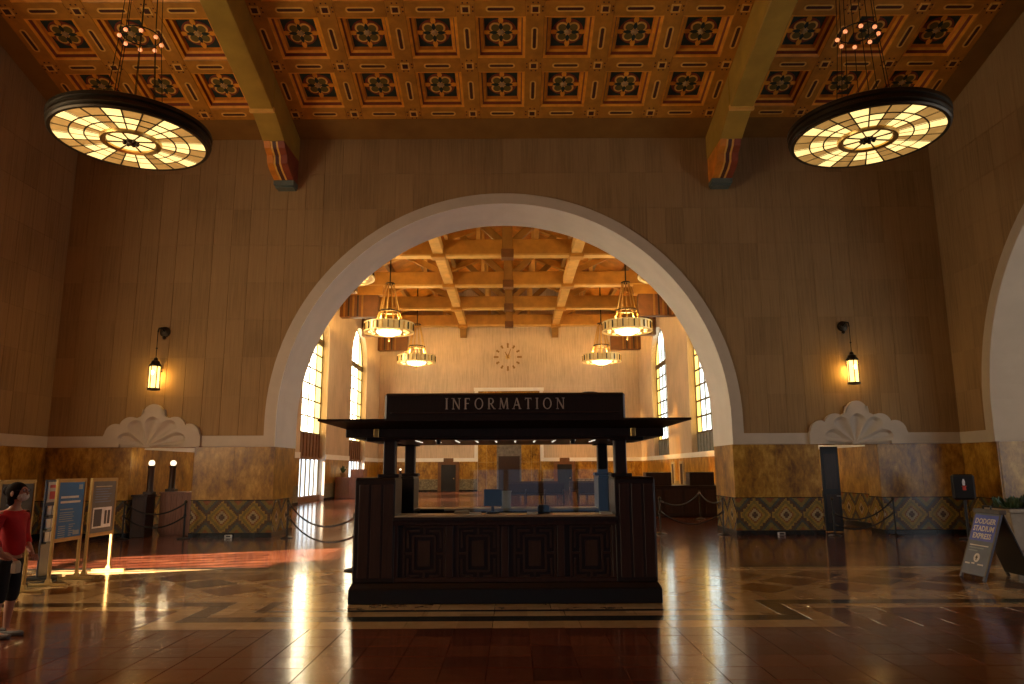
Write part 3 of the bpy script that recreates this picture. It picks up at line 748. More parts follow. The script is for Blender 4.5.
for (xa, xb) in cellx:
    xc, w = (xa+xb)/2, round(xb-xa-2*RW, 3)
    if w not in rib_t: rib_t[w] = MB().box(-w/2, w/2, -RW, RW, 0.0, 0.42).mesh('rib', 'rib', 0.012)
    if w not in cof:
        h = VP_-2*RW
        cof[w] = (frame_mesh(w, h, [(0, .07, .02, .05, 0), (.07, .10, .05, .13, 1), (.10, .17, .13, .15, 0), (.17, .20, .15, .24, 2)], ['gold_orange', 'red', 'orange']),
                  MB().box(-w/2+.18, w/2-.18, -h/2+.18, h/2-.18, 0.24, 0.26).mesh('coffer_panel', 'teal'))
    for k in range(NR+1):
        v = V0+k*VP_
        put('rib', rib_t[w], ceilo, (xc, v, 0)); put('cartouche', car_x, ceilo, (xc, v, 0))
        if k < NR:
            cfr = put('coffer_frame', cof[w][0], ceilo, (xc, v+VP_/2, 0))
            put('coffer_panel', cof[w][1], cfr); put('rosette', ros, cfr, (0, 0, 0.238))
for x in xn_c + xn_o + [-q for q in xn_o]:
    for k in range(NR+1):
        put('node_block', node, ceilo, (x, V0+k*VP_, 0))
        if k < NR: put('cartouche', car_v, ceilo, (x, V0+(k+.5)*VP_, 0))
# rear slope
struct(MB().prism([(YR, ZR), (YREAR-.3, ZT-.08), (YREAR-.3, ZT+.3), (YR, ZR+.5)], 'x', -HW-.3, HW+.3).build('ceiling_rear', 'orange'), 'rear slope of the painted concourse ceiling', 'ceiling')
# great beams with corbels
for s, lab in ((-1, 'left'), (1, 'right')):
    t = thing('ceiling_beam', 'great olive ceiling beam on a red fluted corbel, %s of the arch' % lab, 'beam', (s*6.41, DW, 0), group='great beams of the coffered ceiling')
    def zc(y): return ZT+SL*(DW-y)
    Y = lambda d: d-DW
    poly = [(Y(17.82), 11.30), (Y(YR), 11.30+SL*(17.82-YR)), (Y(YR), zc(YR)+.1), (Y(17.82), zc(17.82)+.1)]
    MB().prism(poly, 'x', -.31, .31).build('beam_body', 'beam', t, 0.02)
    MB().box(-.33, .33, Y(17.80), Y(17.90), 11.22, 11.36).build('step_moulding', 'creampaint', t, 0.01)
    MB().prism([(Y(17.86), 11.36), (Y(18.85), 10.90), (0.0, 10.90), (0.0, ZT+.1), (Y(17.86), zc(17.86)+.1)], 'x', -.31, .31).build('bracket', 'beam', t, 0.015)
    prof = [(Y(18.90), 10.90), (Y(19.00), 10.74), (Y(19.22), 10.62), (Y(19.28), 10.40), (Y(19.50), 10.28), (Y(19.92), 10.16), (0, 10.16), (0, 10.90)]
    for i, mt in enumerate(('orange', 'creampaint', 'darkred', 'creampaint', 'red')):
        x0 = -.29+.58*[0, .30, .40, .58, .68][i]; x1 = -.29+.58*[.30, .40, .58, .68, 1.0][i]
        pr = [(a_-(0.03 if mt in ('orange', 'red') else 0.0), b_) if a_ < -0.1 else (a_, b_) for a_, b_ in prof]
        MB().prism(pr, 'x', x0, x1).build('flute', mt, t)
    MB().box(-.30, .30, Y(19.88), 0, 10.02, 10.16).box(-.27, .27, Y(19.96), 0, 9.96, 10.02).build('corbel_foot', 'greyblue', t, 0.01)

# ================================================================== DISC CHANDELIERS
def disc_chandelier(loc, lab, rz):
    t = thing('disc_chandelier', lab, 'chandelier', loc, rz, 'disc chandeliers of the concourse')
    R = 1.47
    MB().lathe([(R-.04, 0.0), (R+.02, 0.0), (R+.05, .03), (R+.025, .06), (R+.025, .09), (R+.07, .11), (R+.07, .16), (R+.03, .18), (R+.03, .21), (R+.08, .23), (R+.08, .30), (R+.03, .33), (R-.05, .33)], 64, caps=False).build('rim_drum', 'bronze', t, 0, True)
    MB().lathe([(R-.04, .20), (0.02, .20)], 48, caps=False).build('reflector_plate', 'bronze', t)
    def sector(r0, r1, a0, a1, z0, z1, n):
        o_ = [(r1*math.cos(a0+(a1-a0)*k/n), r1*math.sin(a0+(a1-a0)*k/n)) for k in range(n+1)]
        i_ = [(r0*math.cos(a1-(a1-a0)*k/n), r0*math.sin(a1-(a1-a0)*k/n)) for k in range(n+1)]
        return MB().prism(o_+i_, 'z', z0, z1)
    NS = 24
    rings = [(0.58, 0.84), (0.86, 1.11), (1.13, 1.43)]
    for ri, (r0, r1) in enumerate(rings):
        for k in range(NS):
            a0, a1 = 2*PI*k/NS+.012, 2*PI*(k+1)/NS-.012
            bright = (k % 3 != 2) if ri < 2 else (k % 3 == 0)
            sector(r0, r1, a0, a1, 0.012, 0.022, 3).build('pane', 'disc_bright' if bright else 'disc_amber', t)
    for k in range(8): sector(0.12, 0.46, 2*PI*k/8+.04, 2*PI*(k+1)/8-.04, 0.002, 0.012, 4).build('pane', 'disc_bright', t)
    g = MB()
    for r in (0.85, 1.12): g.lathe([(r-.014, .0), (r+.014, .0), (r+.014, .03), (r-.014, .03)], 48, caps=False)
    for k in range(NS):
        a = 2*PI*k/NS; c, s_ = math.cos(a), math.sin(a); q = .014
        g.add([(0.58*c-q*s_, .58*s_+q*c, 0), (.58*c+q*s_, .58*s_-q*c, 0), (1.44*c+q*s_, 1.44*s_-q*c, 0), (1.44*c-q*s_, 1.44*s_+q*c, 0)], [(0, 1, 2, 3)])
    g.build('leading', 'bronze', t)
    MB().lathe([(.47, .03), (.47, -.03), (.52, -.06), (.57, -.05), (.59, 0), (.59, .03)], 48, caps=False).build('inner_ring', 'brass', t, 0, True)
    b = MB()
    for k in range(8):
        a = 2*PI*k/8; b.tube([(0.05*math.cos(a), .05*math.sin(a), -.01), (.47*math.cos(a), .47*math.sin(a), -.01)], .014, 6)
        b.ball((.13*math.cos(a), .13*math.sin(a), -.03), .04, 8, 6)
    b.lathe([(0.0, -.10), (.05, -.08), (.10, -.03), (.12, .0)], 16, caps=False)
    b.build('boss', 'bronze', t, 0, True)
    zc_ = ZT+SL*(DW-loc[1])-loc[2]
    zr = 10.86-loc[2]
    for k in range(8):
        a = 2*PI*(k+.5)/8; rr = .40
        MB().tube([(1.05*math.cos(a)*.55, 1.05*math.sin(a)*.55, .2), (rr*math.cos(a), rr*math.sin(a), zr), (.30*math.cos(a), .30*math.sin(a), zc_-.1)], .008, 6).build('cable', 'bronze', t)
        MB().ball((rr*math.cos(a), rr*math.sin(a), zr), .045, 10, 6).build('bulb', 'bulb', t)
    MB().tube([(0.38*math.cos(2*PI*k/24), .38*math.sin(2*PI*k/24), zr+.10) for k in range(24)], .014, 6, True).build('bulb_ring', 'bronze', t)
    MB().lathe([(.40, -.22), (.42, -.15), (.36, 0.02)], 24, (0, 0, zc_)).build('ceiling_rose', 'bronze', t)
    return t
disc_chandelier((-7.66, 14.0, 8.55), 'large lit disc chandelier hanging near the left side wall', 0.1)
disc_chandelier((7.66, 14.0, 8.53), 'large lit disc chandelier hanging near the right side wall', 0.1)

# ================================================================== WALL LANTERNS
def lantern(x, z, lab):
    t = thing('wall_lantern', lab, 'lantern', (x, DW, z), group='lanterns on the arch wall')
    Yf = -0.42
    MB().lathe([(.15, 0), (.15, .03), (.06, .06)], 16).build('wall_plate', 'bronze', t).matrix_local = Matrix.Translation((0, 0, 1.74)) @ Matrix.Rotation(PI/2, 4, 'X')
    MB().tube([(0, -.03, 1.74), (0, -.22, 1.82), (0, -.38, 1.78), (0, Yf, 1.66)], .022, 8).ball((0, -.05, 1.57), .05, 8, 6).build('bracket_arm', 'bronze', t, 0, True)
    MB().tube([(0, Yf, 1.66), (0, Yf, .93)], .010, 6).ball((0, Yf, 1.20), .028, 8, 6).build('chain', 'bronze', t)
    MB().lathe([(.0, .96), (.05, .92), (.06, .86), (.11, .83), (.12, .78), (.165, .73), (.165, .68)], 16, (0, Yf, 0)).build('lantern_cap', 'bronze', t, 0, True)
    MB().lathe([(.135, .07), (.135, .69)], 16, (0, Yf, 0)).build('lantern_glass', 'lantern', t, 0, True)
    MB().ball((0, Yf-.10, .50), .055, 10, 8, 0, (1, .8, 1.8)).build('lamp_flame', 'lantern_core', t)
    for k in range(6):
        a = PI*k/3+.3; MB().box(-.01+.145*math.cos(a), .01+.145*math.cos(a), Yf-.01+.145*math.sin(a), Yf+.01+.145*math.sin(a), .05, .70).build('bar', 'bronze', t)
    MB().lathe([(.05, .0), (.17, .03), (.17, .08)], 16, (0, Yf, 0)).build('lantern_foot', 'bronze', t)
    MB().tube([(0, Yf+.12, .60), (0, -.02, .60)], .02, 6).build('stay', 'bronze', t)
    ld = bpy.data.lights.new('lantern_glow', 'POINT'); ld.energy = 16; ld.color = (1, .58, .14); ld.shadow_soft_size = 0.02
    lo = bpy.data.objects.new('lantern_glow', ld); COL.objects.link(lo); lo.parent = t; lo.location = (0, Yf+.22, .42)
    return t
lantern(-9.70, 3.98, 'lit bronze lantern on the brown wall left of the arch')
lantern(9.72, 4.05, 'lit bronze lantern on the brown wall right of the arch')

# ================================================================== WAITING HALL BEYOND THE ARCH
WINY = (30.1, 41.95, 53.8); WR, WZS, WSILL = 2.70, 9.7, 3.95
HZ = 15.2
def hall_outline(z_open):
    p = [(DW+WT, 0)]
    if z_open == 0:
        for c in WINY: p += [(c-WR, 0)] + arc(c, WZS, WR, PI, 0, 24) + [(c+WR, 0)]
        return [p + [(HY1+.4, 0), (HY1+.4, HZ), (DW+WT, HZ)]]
    polys = [[(DW+WT, 0), (HY1+.4, 0), (HY1+.4, z_open), (DW+WT, z_open)]]
    q = [(DW+WT, z_open)]
    for c in WINY: q += [(c-WR, z_open)] + arc(c, WZS, WR, PI, 0, 24) + [(c+WR, z_open)]
    return polys + [q + [(HY1+.4, z_open), (HY1+.4, HZ), (DW+WT, HZ)]]
mb = MB()
for p in hall_outline(0): mb.prism(p, 'x', -HX-0.8, -HX)
hl = struct(mb.build('wall_hall_left', 'hall_plaster'), 'sunlit tan left wall of the waiting hall with tall windows', 'wall')
mb = MB()
for p in hall_outline(2.6): mb.prism(p, 'x', HX, HX+0.8)
hr = struct(mb.build('wall_hall_right', 'hall_plaster'), 'tan right wall of the waiting hall with tall windows', 'wall')
he = struct(MB().box(-HX-.8, HX+.8, HY1, HY1+.5, 0, 20).build('wall_hall_end', 'hall_plaster'), 'tan end wall of the waiting hall behind the clock', 'wall')
# wainscots and bands of the hall
wains_y(hl, DW+WT+.02, 27.38, -HX+.03, 1); wains_y(hr, DW+WT+.02, 27.38, HX-.03, -1)
def coarse_y(par, y0, y1, xf, dr):
    n = max(1, round((y1-y0)/1.5)); xs = sorted((xf, xf-dr*.03))
    for i in range(n):
        a, b = y0+(y1-y0)*i/n, y0+(y1-y0)*(i+1)/n
        MB().box(*xs, a+.004, b-.004, 1.0, ZB0).build('marble_slab', 'marble', par)
        MB().box(*xs, a+.003, b-.003, .12, .99).build('dado_tile', 'tile_far', par)
    MB().box(*sorted((xf+dr*.02, xf-dr*.03)), y0, y1, 0, .12).build('base_course', 'black_base', par)
edges = [c+s*WR for c in WINY for s in (-1, 1)] + [HY1]
for i in range(1, len(edges)-1, 2): coarse_y(hl, edges[i]+.02, edges[i+1]-.02, -HX+.03, 1)
coarse_y(hr, 27.38, HY1-.05, HX-.03, -1)
mb = MB().box(-HX, -HX+.05, DW+WT, WINY[0]-WR, ZB0, ZB1)
for i in range(1, len(edges)-1, 2): mb.box(-HX, -HX+.05, edges[i], edges[i+1], ZB0, ZB1)
struct(mb.build('trim_8', 'soffit'), 'cream band along the left wall of the waiting hall', 'trim band')
struct(MB().box(HX-.05, HX, DW+WT, HY1, ZB0, ZB1).build('trim_9', 'soffit'), 'cream band along the right wall of the waiting hall', 'trim band')
# openings in the right wainscot
for n_, (ya, yb, zt) in enumerate(((33.6, 36.2, 2.3), (47.0, 47.8, 2.1), (49.6, 50.2, 2.1))):
    d_ = thing('door_%d' % (n_+2), ('wide framed doorway in the right hall wainscot', 'narrow dark slot window in the right hall wainscot nearer the arch', 'narrow dark slot window in the right hall wainscot farther from the arch')[n_], 'doorway', (HX, (ya+yb)/2, 0), kind='structure')
    h_ = (yb-ya)/2; zb_ = 0.0 if n_ == 0 else .8
    MB().box(-.09, -.02, -h_-.16, -h_, zb_, zt+.16).box(-.09, -.02, h_, h_+.16, zb_, zt+.16).box(-.09, -.02, -h_, h_, zt, zt+.16).build('door_frame', 'print_cream' if n_ else 'grey_panel', d_)
    MB().box(-.06, -.03, -h_, h_, zb_, zt).build('door_leaf', 'dark_wood' if n_ else 'grey_panel', d_)
# windows
for i, c in enumerate(WINY):
    side = ('nearest the arch', 'in the middle', 'nearest the clock')[i]
    w = thing('window_%d' % (2+i), 'tall sunlit amber window over glass doors, left hall wall, %s' % side, 'window', (-HX-.45, c, 0), kind='structure')
    arched_glazing(w, WR, WSILL, WZS, 4, 6, ['pane_ly', 'pane_l', 'pane_l', 'pane_ly'], bar=.08, dep=.12)
    MB().box(-.08, .10, -WR, WR, WZS-.28, WZS+.10).build('transom', 'mullion', w)
    MB().box(-.05, .03, -WR, WR, 2.55, WSILL-.05).build('spandrel', 'grille', w)
    for k in range(9): MB().box(.03, .09, -WR+k*.675-.05, -WR+k*.675+.05, 2.55, WSILL-.05).build('spandrel_rib', 'grille', w)
    MB().box(-.10, .16, -WR, WR, 2.42, 2.58).box(-.10, .14, -WR, WR, 0, .35).build('door_rail', 'grille', w)
    for k in range(6):
        y0 = -WR+k*.9
        MB().box(-.06, .06, y0, y0+.09, .35, 2.42).box(-.06, .06, y0+.81, y0+.90, .35, 2.42).build('door_frame', 'mullion', w)
        MB().box(-.01, .01, y0+.09, y0+.81, .35, 2.42).build('pane', 'pane_door', w)
    w = thing('window_%d' % (5+i), 'tall pale window with amber border panes, right hall wall, %s' % side, 'window', (HX+.45, c, 0), kind='structure')
    arched_glazing(w, WR, WSILL, WZS, 5, 6, ['pane_y', 'pane_r', 'pane_r', 'pane_r', 'pane_y'], bar=.11, dep=.12)
    MB().box(-.10, .08, -WR, WR, WZS-.24, WZS+.10).build('transom', 'mullion', w)
    MB().box(-.03, .05, -WR, WR, 2.60, WSILL-.05).build('spandrel', 'grey_panel', w)
    for k in range(9): MB().box(-.09, -.03, -WR+k*.675-.05, -WR+k*.675+.05, 2.60, WSILL-.05).build('spandrel_rib', 'grey_panel', w)
# end wall: central bay, doors, band
yE = HY1
mar = thing('trim_10', 'golden marble centre bay with grey stone door panel in the end wall', 'end bay', (-.06, yE, 0), kind='structure')
for (x0, x1) in ((-2.65, -1.9), (-1.9, -1.04), (1.04, 1.9), (1.9, 2.65)):
    for (z0, z1) in ((0, 2.4), (2.4, 4.8), (4.8, 8.45)): MB().box(x0+.01, x1-.01, -.06, 0, z0+.01, z1-.01).build('marble_slab', 'marble', mar)
MB().box(-1.04, 1.04, -.06, 0, 7.4, 8.45).build('marble_slab', 'marble', mar)
MB().box(-1.04, 1.04, -.10, 0, 0, 7.4).build('stone_panel', 'greystone', mar)
MB().box(-.9, .9, -.14, -.10, 0, 2.9).build('door_leaf', 'dark_wood', mar)
MB().box(-2.95, -2.65, -.14, 0, ZB0, 8.45).box(2.65, 2.95, -.14, 0, ZB0, 8.45).box(-3.02, 3.02, -.16, 0, 8.45, 8.75).build('bay_surround', 'soffit', mar)
struct(MB().box(-HX, -3.0, yE-.08, yE, ZB0, ZB1).box(2.9, HX, yE-.08, yE, ZB0, ZB1).build('trim_11', 'soffit'), 'cream band along the end wall of the waiting hall', 'trim band')
for (x0, x1) in ((-HX, -6.1), (-4.3, -2.75), (2.65, 3.75), (5.55, HX)):
    n = max(1, round((x1-x0)/1.6))
    for i in range(n):
        a, b = x0+(x1-x0)*i/n, x0+(x1-x0)*(i+1)/n
        MB().box(a+.01, b-.01, yE-.04, yE, 1.0, ZB0).build('marble_slab', 'marble', he)
        MB().box(a+.01, b-.01, yE-.04, yE, .1, .99).build('dado_tile', 'tile_far', he)
    MB().box(x0, x1, yE-.06, yE, 0, .1).build('base_course', 'black_base', he)
for k, x in enumerate((-5.2, 4.65)):
    d_ = thing('door_%d' % (5+k), 'dark wooden door in the end wall %s of the marble bay' % ('left', 'right')[k], 'door', (x, yE, 0), kind='structure')
    MB().box(-.9, -.62, -.16, 0, 0, 2.45).box(.62, .9, -.16, 0, 0, 2.45).box(-.62, .62, -.16, 0, 2.2, 2.45).box(-.42, .42, -.2, 0, 2.45, 2.75).build('door_frame', 'hall_corbel', d_)
    MB().box(-.62, .62, -.08, 0, 0, 2.2).build('door_leaf', 'black', d_); MB().ball((.45, -.12, 1.05), .05, 8, 6).build('handle', 'brass', d_)
# clock
ck = thing('wall_clock', 'large gold wall clock without dial on the end wall', 'clock', (-.13, yE, 11.44))
for k in range(12):
    a = PI*k/6; r = .98; L = .11 if k % 3 else .17
    o = MB().box(-.075, .075, -.05, 0, -L, L).prism([(-.14, L-.02), (.14, L-.02), (0, L+.10)], 'y', -.05, 0).build('hour_marker', 'clock_gold', ck)
    o.matrix_local = Matrix.Translation((r*math.sin(a), 0, r*math.cos(a))) @ Matrix.Rotation(a, 4, 'Y')
MB().prism([(math.sin(PI*k/8)*(.30 if k % 2 == 0 else .14), math.cos(PI*k/8)*(.30 if k % 2 == 0 else .14)) for k in range(16)], 'y', -.06, 0).build('sun_boss', 'brass', ck)
for a, L, w_ in ((-.5, .55, .06), (.35, .85, .045)):
    o = MB().prism([(-w_, -.12), (w_, -.12), (w_*.6, L*.8), (0, L), (-w_*.6, L*.8)], 'y', -.10, -.06).build('hand', 'clock_gold', ck); o.rotation_euler = (0, a, 0)
# roof structure
TIE = (26.5, 33.4, 40.3, 47.2, 54.2, 60.9)
roof_z = lambda x: 15.0+4.2*(1-abs(x)/HX)
rf = MB()
for s in (-1, 1):
    rf.add([(s*(HX+.8), DW+WT, 15.0), (0, DW+WT, 19.2), (0, HY1+.5, 19.2), (s*(HX+.8), HY1+.5, 15.0), (s*(HX+.8), DW+WT, 15.4), (0, DW+WT, 19.6), (0, HY1+.5, 19.6), (s*(HX+.8), HY1+.5, 15.4)],
           [(0, 1, 2, 3), (4, 7, 6, 5), (0, 4, 5, 1), (2, 6, 7, 3), (0, 3, 7, 4)])
rfo = struct(rf.build('ceiling_hall', 'hall_roof'), 'pitched orange timber ceiling of the waiting hall', 'ceiling')
struct(MB().box(-HX-.8, HX+.8, DW+WT, DW+WT+.3, 11, 19.6).build('wall_hall_gable', 'hall_plaster'), 'tan gable above the great arch inside the waiting hall', 'wall')
for s in (-1, 1):
    for k in range(1, 6):
        x = s*k*2.1
        MB().box(x-.13, x+.13, DW+WT+.3, HY1, roof_z(x)-.42, roof_z(x)+.02).build('purlin', 'hall_strut', rfo)
def truss(y, i):
    t = thing('roof_truss', '%s amber roof truss of the waiting hall counted from the arch' % ('first', 'second', 'third', 'fourth', 'fifth', 'sixth')[i], 'roof truss', (0, y, 0), group='roof trusses of the waiting hall')
    MB().box(-HX, HX, -.25, .25, 14.02, 14.95).build('tie_beam', 'hall_beam', t, .03)
    MB().box(-HX, HX, -.31, .31, 13.95, 14.06).build('beam_lip', 'hall_long', t)
    MB().box(-.30, .30, -.30, .30, 13.90, 18.9).build('king_post', 'hall_strut', t, .03)
    MB().box(-.36, .36, -.36, .36, 13.84, 14.35).build('post_foot', 'hall_corbel', t, .03)
    for s in (-1, 1):
        def strut(nm, xa, za, xb, zb, w_, d_, mt):
            L = math.hypot(xb-xa, zb-za); nx_, nz_ = -(zb-za)/L*w_/2, (xb-xa)/L*w_/2
            MB().prism([(xa+nx_, za+nz_), (xb+nx_, zb+nz_), (xb-nx_, zb-nz_), (xa-nx_, za-nz_)], 'y', -d_/2, d_/2).build(nm, mt, t, .02)
        strut('rafter', s*HX, 14.75, 0, 18.85, .5, .42, 'hall_beam')
        strut('strut', s*.25, 14.75, s*3.2, 17.5, .42, .30, 'hall_strut')
        strut('strut', s*4.1, 14.75, s*7.0, 16.2, .42, .30, 'hall_beam')
        for x in (1.7, 5.6): MB().box(s*x-.12, s*x+.12, -.14, .14, 14.9, roof_z(x)-.3).build('post', 'hall_long', t)
        MB().box(*sorted((s*HX, s*8.4)), -.32, .32, 13.35, 14.0).build('upper_corbel', 'hall_beam', t, .02)
        MB().box(*sorted((s*HX, s*8.7)), -.30, .30, 11.85, 13.35).build('corbel', 'hall_corbel', t, .03)
        for k in range(5):
            x = s*(9.75+k*.3); MB().box(x-.06, x+.06, -.36, -.30, 11.88, 13.32).build('flute', 'dark_wood' if k % 2 else 'hall_strut', t)
        MB().box(s*4.0-.42, s*4.0+.42, -.36, .36, 13.86, 14.40).build('crossing_block', 'hall_beam', t, .03)
for i, y in enumerate(TIE): truss(y, i)
for s in (-1, 1):
    o = tag(MB().box(s*4-.30, s*4+.30, DW+WT+.3, HY1, 14.06, 14.60).build('ceiling_girder', 'hall_long', None, .03), 'pale amber longitudinal girder above the %s row of chandeliers' % ('left', 'right')[s > 0], 'girder', 'girders of the waiting hall')
    e_ = MB().prism([(HY1-.9, 14.06), (HY1, 14.06), (HY1, 13.15), (HY1-.35, 13.3)], 'x', s*4-.28, s*4+.28).build('end_corbel', 'hall_strut', o)
# hall chandeliers
def hall_chandelier(loc, lab):
    t = thing('ring_chandelier', lab, 'chandelier', loc, 0.13, 'ring chandeliers of the waiting hall')
    R = 1.5
    MB().lathe([(R, -.18), (R+.05, -.2), (R+.05, -.12), (R, -.1), (R, .30), (R+.06, .32), (R+.06, .40), (R-.04, .40), (R-.04, -.18)], 40, caps=False).build('drum', 'hall_drum', t, 0, True)
    for k in range(28):
        a = 2*PI*k/28; c, s_ = math.cos(a), math.sin(a)
        MB().box(-.035, .035, -.03, .03, -.12, .34).build('drum_rib', 'bronze' if k % 2 else 'brass', t).matrix_local = Matrix.Translation(((R+.03)*c, (R+.03)*s_, 0)) @ Matrix.Rotation(a, 4, 'Z')
    MB().lathe([(0.0, -.42), (.35, -.38), (.75, -.22), (.80, -.10)], 24, caps=False).build('bowl', 'hall_bowl', t, 0, True)
    MB().lathe([(0, -.75), (.05, -.70), (.05, -.42)], 8, caps=False).build('finial', 'brass', t)
    MB().lathe([(.82, -.12), (R-.02, -.14)], 40, caps=False).build('soffit_plate', 'brass', t)
    for k in range(12):
        a = 2*PI*k/12; MB().lathe([(0, -.22), (.10, -.20), (.13, -.13)], 10, (1.15*math.cos(a), 1.15*math.sin(a), 0), 0, False).build('amber_light', 'hall_amber', t)
    for k in range(10):
        a = 2*PI*k/10; c, s_ = math.cos(a), math.sin(a)
        MB().tube([(.95*c, .95*s_, .0), (.62*c, .62*s_, 1.15), (.22*c, .22*s_, 3.0)], .035, 6).build('rod', 'brass', t)
    for r, z in ((.62, 1.15), (.24, 2.95)): MB().tube([(r*math.cos(2*PI*k/20), r*math.sin(2*PI*k/20), z) for k in range(20)], .06, 6, True).build('hoop', 'bronze', t)
    MB().tube([(0, 0, 3.0), (0, 0, 16.62-loc[2])], .05, 6).build('stem', 'bronze', t)
    ld = bpy.data.lights.new('chandelier_glow', 'POINT'); ld.energy = P_HALL_LAMP*1.3; ld.color = (1.0, .55, .16); ld.shadow_soft_size = .25
    lo = bpy.data.objects.new('chandelier_glow', ld); COL.objects.link(lo); lo.parent = t; lo.location = (0, 0, .55)
    ld = bpy.data.lights.new('chandelier_downlight', 'POINT'); ld.energy = P_HALL_LAMP*.35; ld.color = (1.0, .68, .32); ld.shadow_soft_size = .1
    lo = bpy.data.objects.new('chandelier_downlight', ld); COL.objects.link(lo); lo.parent = t; lo.location = (0, 0, -.95)
    return t
for i, y in enumerate((31.0, 44.0, 57.0)):
    for s in (-1, 1):
        hall_chandelier((s*7.42, y, 10.4), '%s gold ring chandelier in the %s row of the waiting hall' % (('nearest', 'middle', 'farthest')[i], ('left', 'right')[s > 0]))

# ================================================================== INFORMATION KIOSK
KX, KY = 0.135, 10.245
k_ = thing('information_kiosk', 'dark wooden information kiosk with flat canopy and counter', 'kiosk', (KX, KY, 0))
KD = 2.55
pl = MB().box(-2.14, 2.14, -.03, KD+.03, 0.003, .20).frustum((-2.14, 2.14, -.03, KD+.03), (-2.09, 2.09, .02, KD-.02), .20, .28)
pl.build('plinth', 'kiosk_base', k_, .01)
for sx in (-1, 1):
    for (y0, y1) in ((0.0, .62), (KD-.62, KD)):
        xa, xb = sorted((sx*2.09, sx*1.53))
        MB().box(xa, xb, y0, y1, .28, 1.66).frustum((xa, xb, y0, y1), (xa+.015, xb-.015, y0+.015, y1-.015), 1.66, 1.69).build('pier', 'kiosk', k_, .008)
        if y0 == 0:
            for q in range(3): MB().box(xa+.06+q*.17, xa+.20+q*.17, -.014, 0, .34, 1.60).build('pier_board', 'kiosk_red', k_, .005)
    MB().box(*sorted((sx*2.06, sx*1.98)), .62, KD-.62, .28, 1.62).build('side_panel', 'kiosk', k_)
    for (y0, y1) in ((.14, .32), (KD-.34, KD-.16)):
        MB().box(*sorted((sx*1.735, sx*1.565)), y0, y1, 1.69, 2.24).build('post', 'kiosk', k_, .012)
        MB().box(*sorted((sx*1.80, sx*1.50)), y0-.05, y1+.05, 1.69, 1.74).build('post_foot', 'kiosk', k_, .008)
# front with fretwork panels
MB().box(-1.53, 1.53, .06, .14, .28, 1.10).build('front_board', 'kiosk', k_)
MB().box(-1.56, 1.56, .0, .14, 1.04, 1.12).box(-1.53, 1.53, .01, .1, .28, .34).build('front_rail', 'kiosk_red', k_, .006)
for i in range(5):
    x = (-1.53, -.77, 0.0, .77, 1.53)[i]; MB().box(x-.05, x+.05, .02, .08, .34, 1.04).build('front_stile', 'kiosk_red', k_, .006)
def fret(cx, cz, w, h):
    f = MB(); t_ = .030; y0, y1 = .030, .062
    def bar(x0, x1, z0, z1): f.box(cx+x0, cx+x1, y0, y1, cz+z0, cz+z1)
    bar(-.085, .085, -.17, .17)                              # centre tablet
    for s in (-1, 1):
        bar(-.15, .15, s*.235-t_/2, s*.235+t_/2); bar(s*.15-t_/2, s*.15+t_/2, -.235, .235)      # inner rectangle
        bar(-t_/2, t_/2, min(s*.235, s*h/2), max(s*.235, s*h/2))                              # links to frame
        bar(min(s*.15, s*w/2), max(s*.15, s*w/2), -t_/2, t_/2)
        for q in (-1, 1):                                                                    # corner keys
            bar(*sorted((q*.07, q*.225)), s*.30-t_/2, s*.30+t_/2); bar(q*.225-t_/2, q*.225+t_/2, *sorted((s*.07, s*.315)))
    for s in (-1, 1):
        bar(-w/2, w/2, s*h/2-t_/2, s*h/2+t_/2); bar(s*w/2-t_/2, s*w/2+t_/2, -h/2, h/2)
    return f
for cx in (-1.12, -.375, .41, 1.19): fret(cx, .66, .56, .72).build('fret_panel', 'fret', k_)
# counter, back counter
MB().box(-1.53, 1.53, -.02, .52, 1.145, 1.175).build('counter_top', 'counter', k_, .006)
MB().box(-1.55, 1.55, -.04, .02, 1.10, 1.15).build('counter_edge', 'kiosk', k_, .006)
MB().box(-1.98, 1.98, KD-.10, KD-.04, .28, 1.14).build('back_board', 'kiosk', k_)
MB().box(-1.98, 1.98, KD-.55, KD-.02, 1.12, 1.16).build('back_counter', 'counter', k_, .006)
# canopy
zE = 2.49
can = MB().frustum((-2.22, 2.22, -.02, KD+.02), (-2.565, 2.565, -.345, KD+.345), 2.36, zE-.03).box(-2.565, 2.565, -.345, KD+.345, zE-.03, zE)
can.build('canopy', 'kiosk', k_)
MB().box(-2.24, 2.24, -.04, .06, 2.25, 2.37).box(-2.24, 2.24, KD-.06, KD+.04, 2.25, 2.37).box(-2.24, -2.14, .06, KD-.06, 2.25, 2.37).box(2.14, 2.24, .06, KD-.06, 2.25, 2.37).build('canopy_frame', 'kiosk', k_, .006)
MB().box(-1.75, 1.75, .10, KD-.10, 2.22, 2.30).build('canopy_soffit', 'kiosk_red', k_, .006)
for sx in (-1, 1):
    for y0 in (.12, KD-.36): MB().box(*sorted((sx*1.98, sx*1.50)), y0, y0+.24, 2.20, 2.26).build('post_capital', 'kiosk', k_, .006)
    MB().box(*sorted((sx*1.84, sx*1.77)), -.075, -.035, 2.25, 2.37).build('gold_bracket', 'brass', k_, .006)
for i in range(10):
    x = -1.30+i*.29; MB().box(x-.012, x+.012, .35, 1.1, 2.212, 2.222).build('light_slot', 'slot', k_)
for x in (-.96, .98): MB().lathe([(.03, 2.16), (.035, 2.22)], 10, (x, .25, 0)).build('spot_fitting', 'black', k_)
MB().box(-.68, .72, .14, .20, 2.205, 2.235).build('lamp_tray', 'counter', k_)
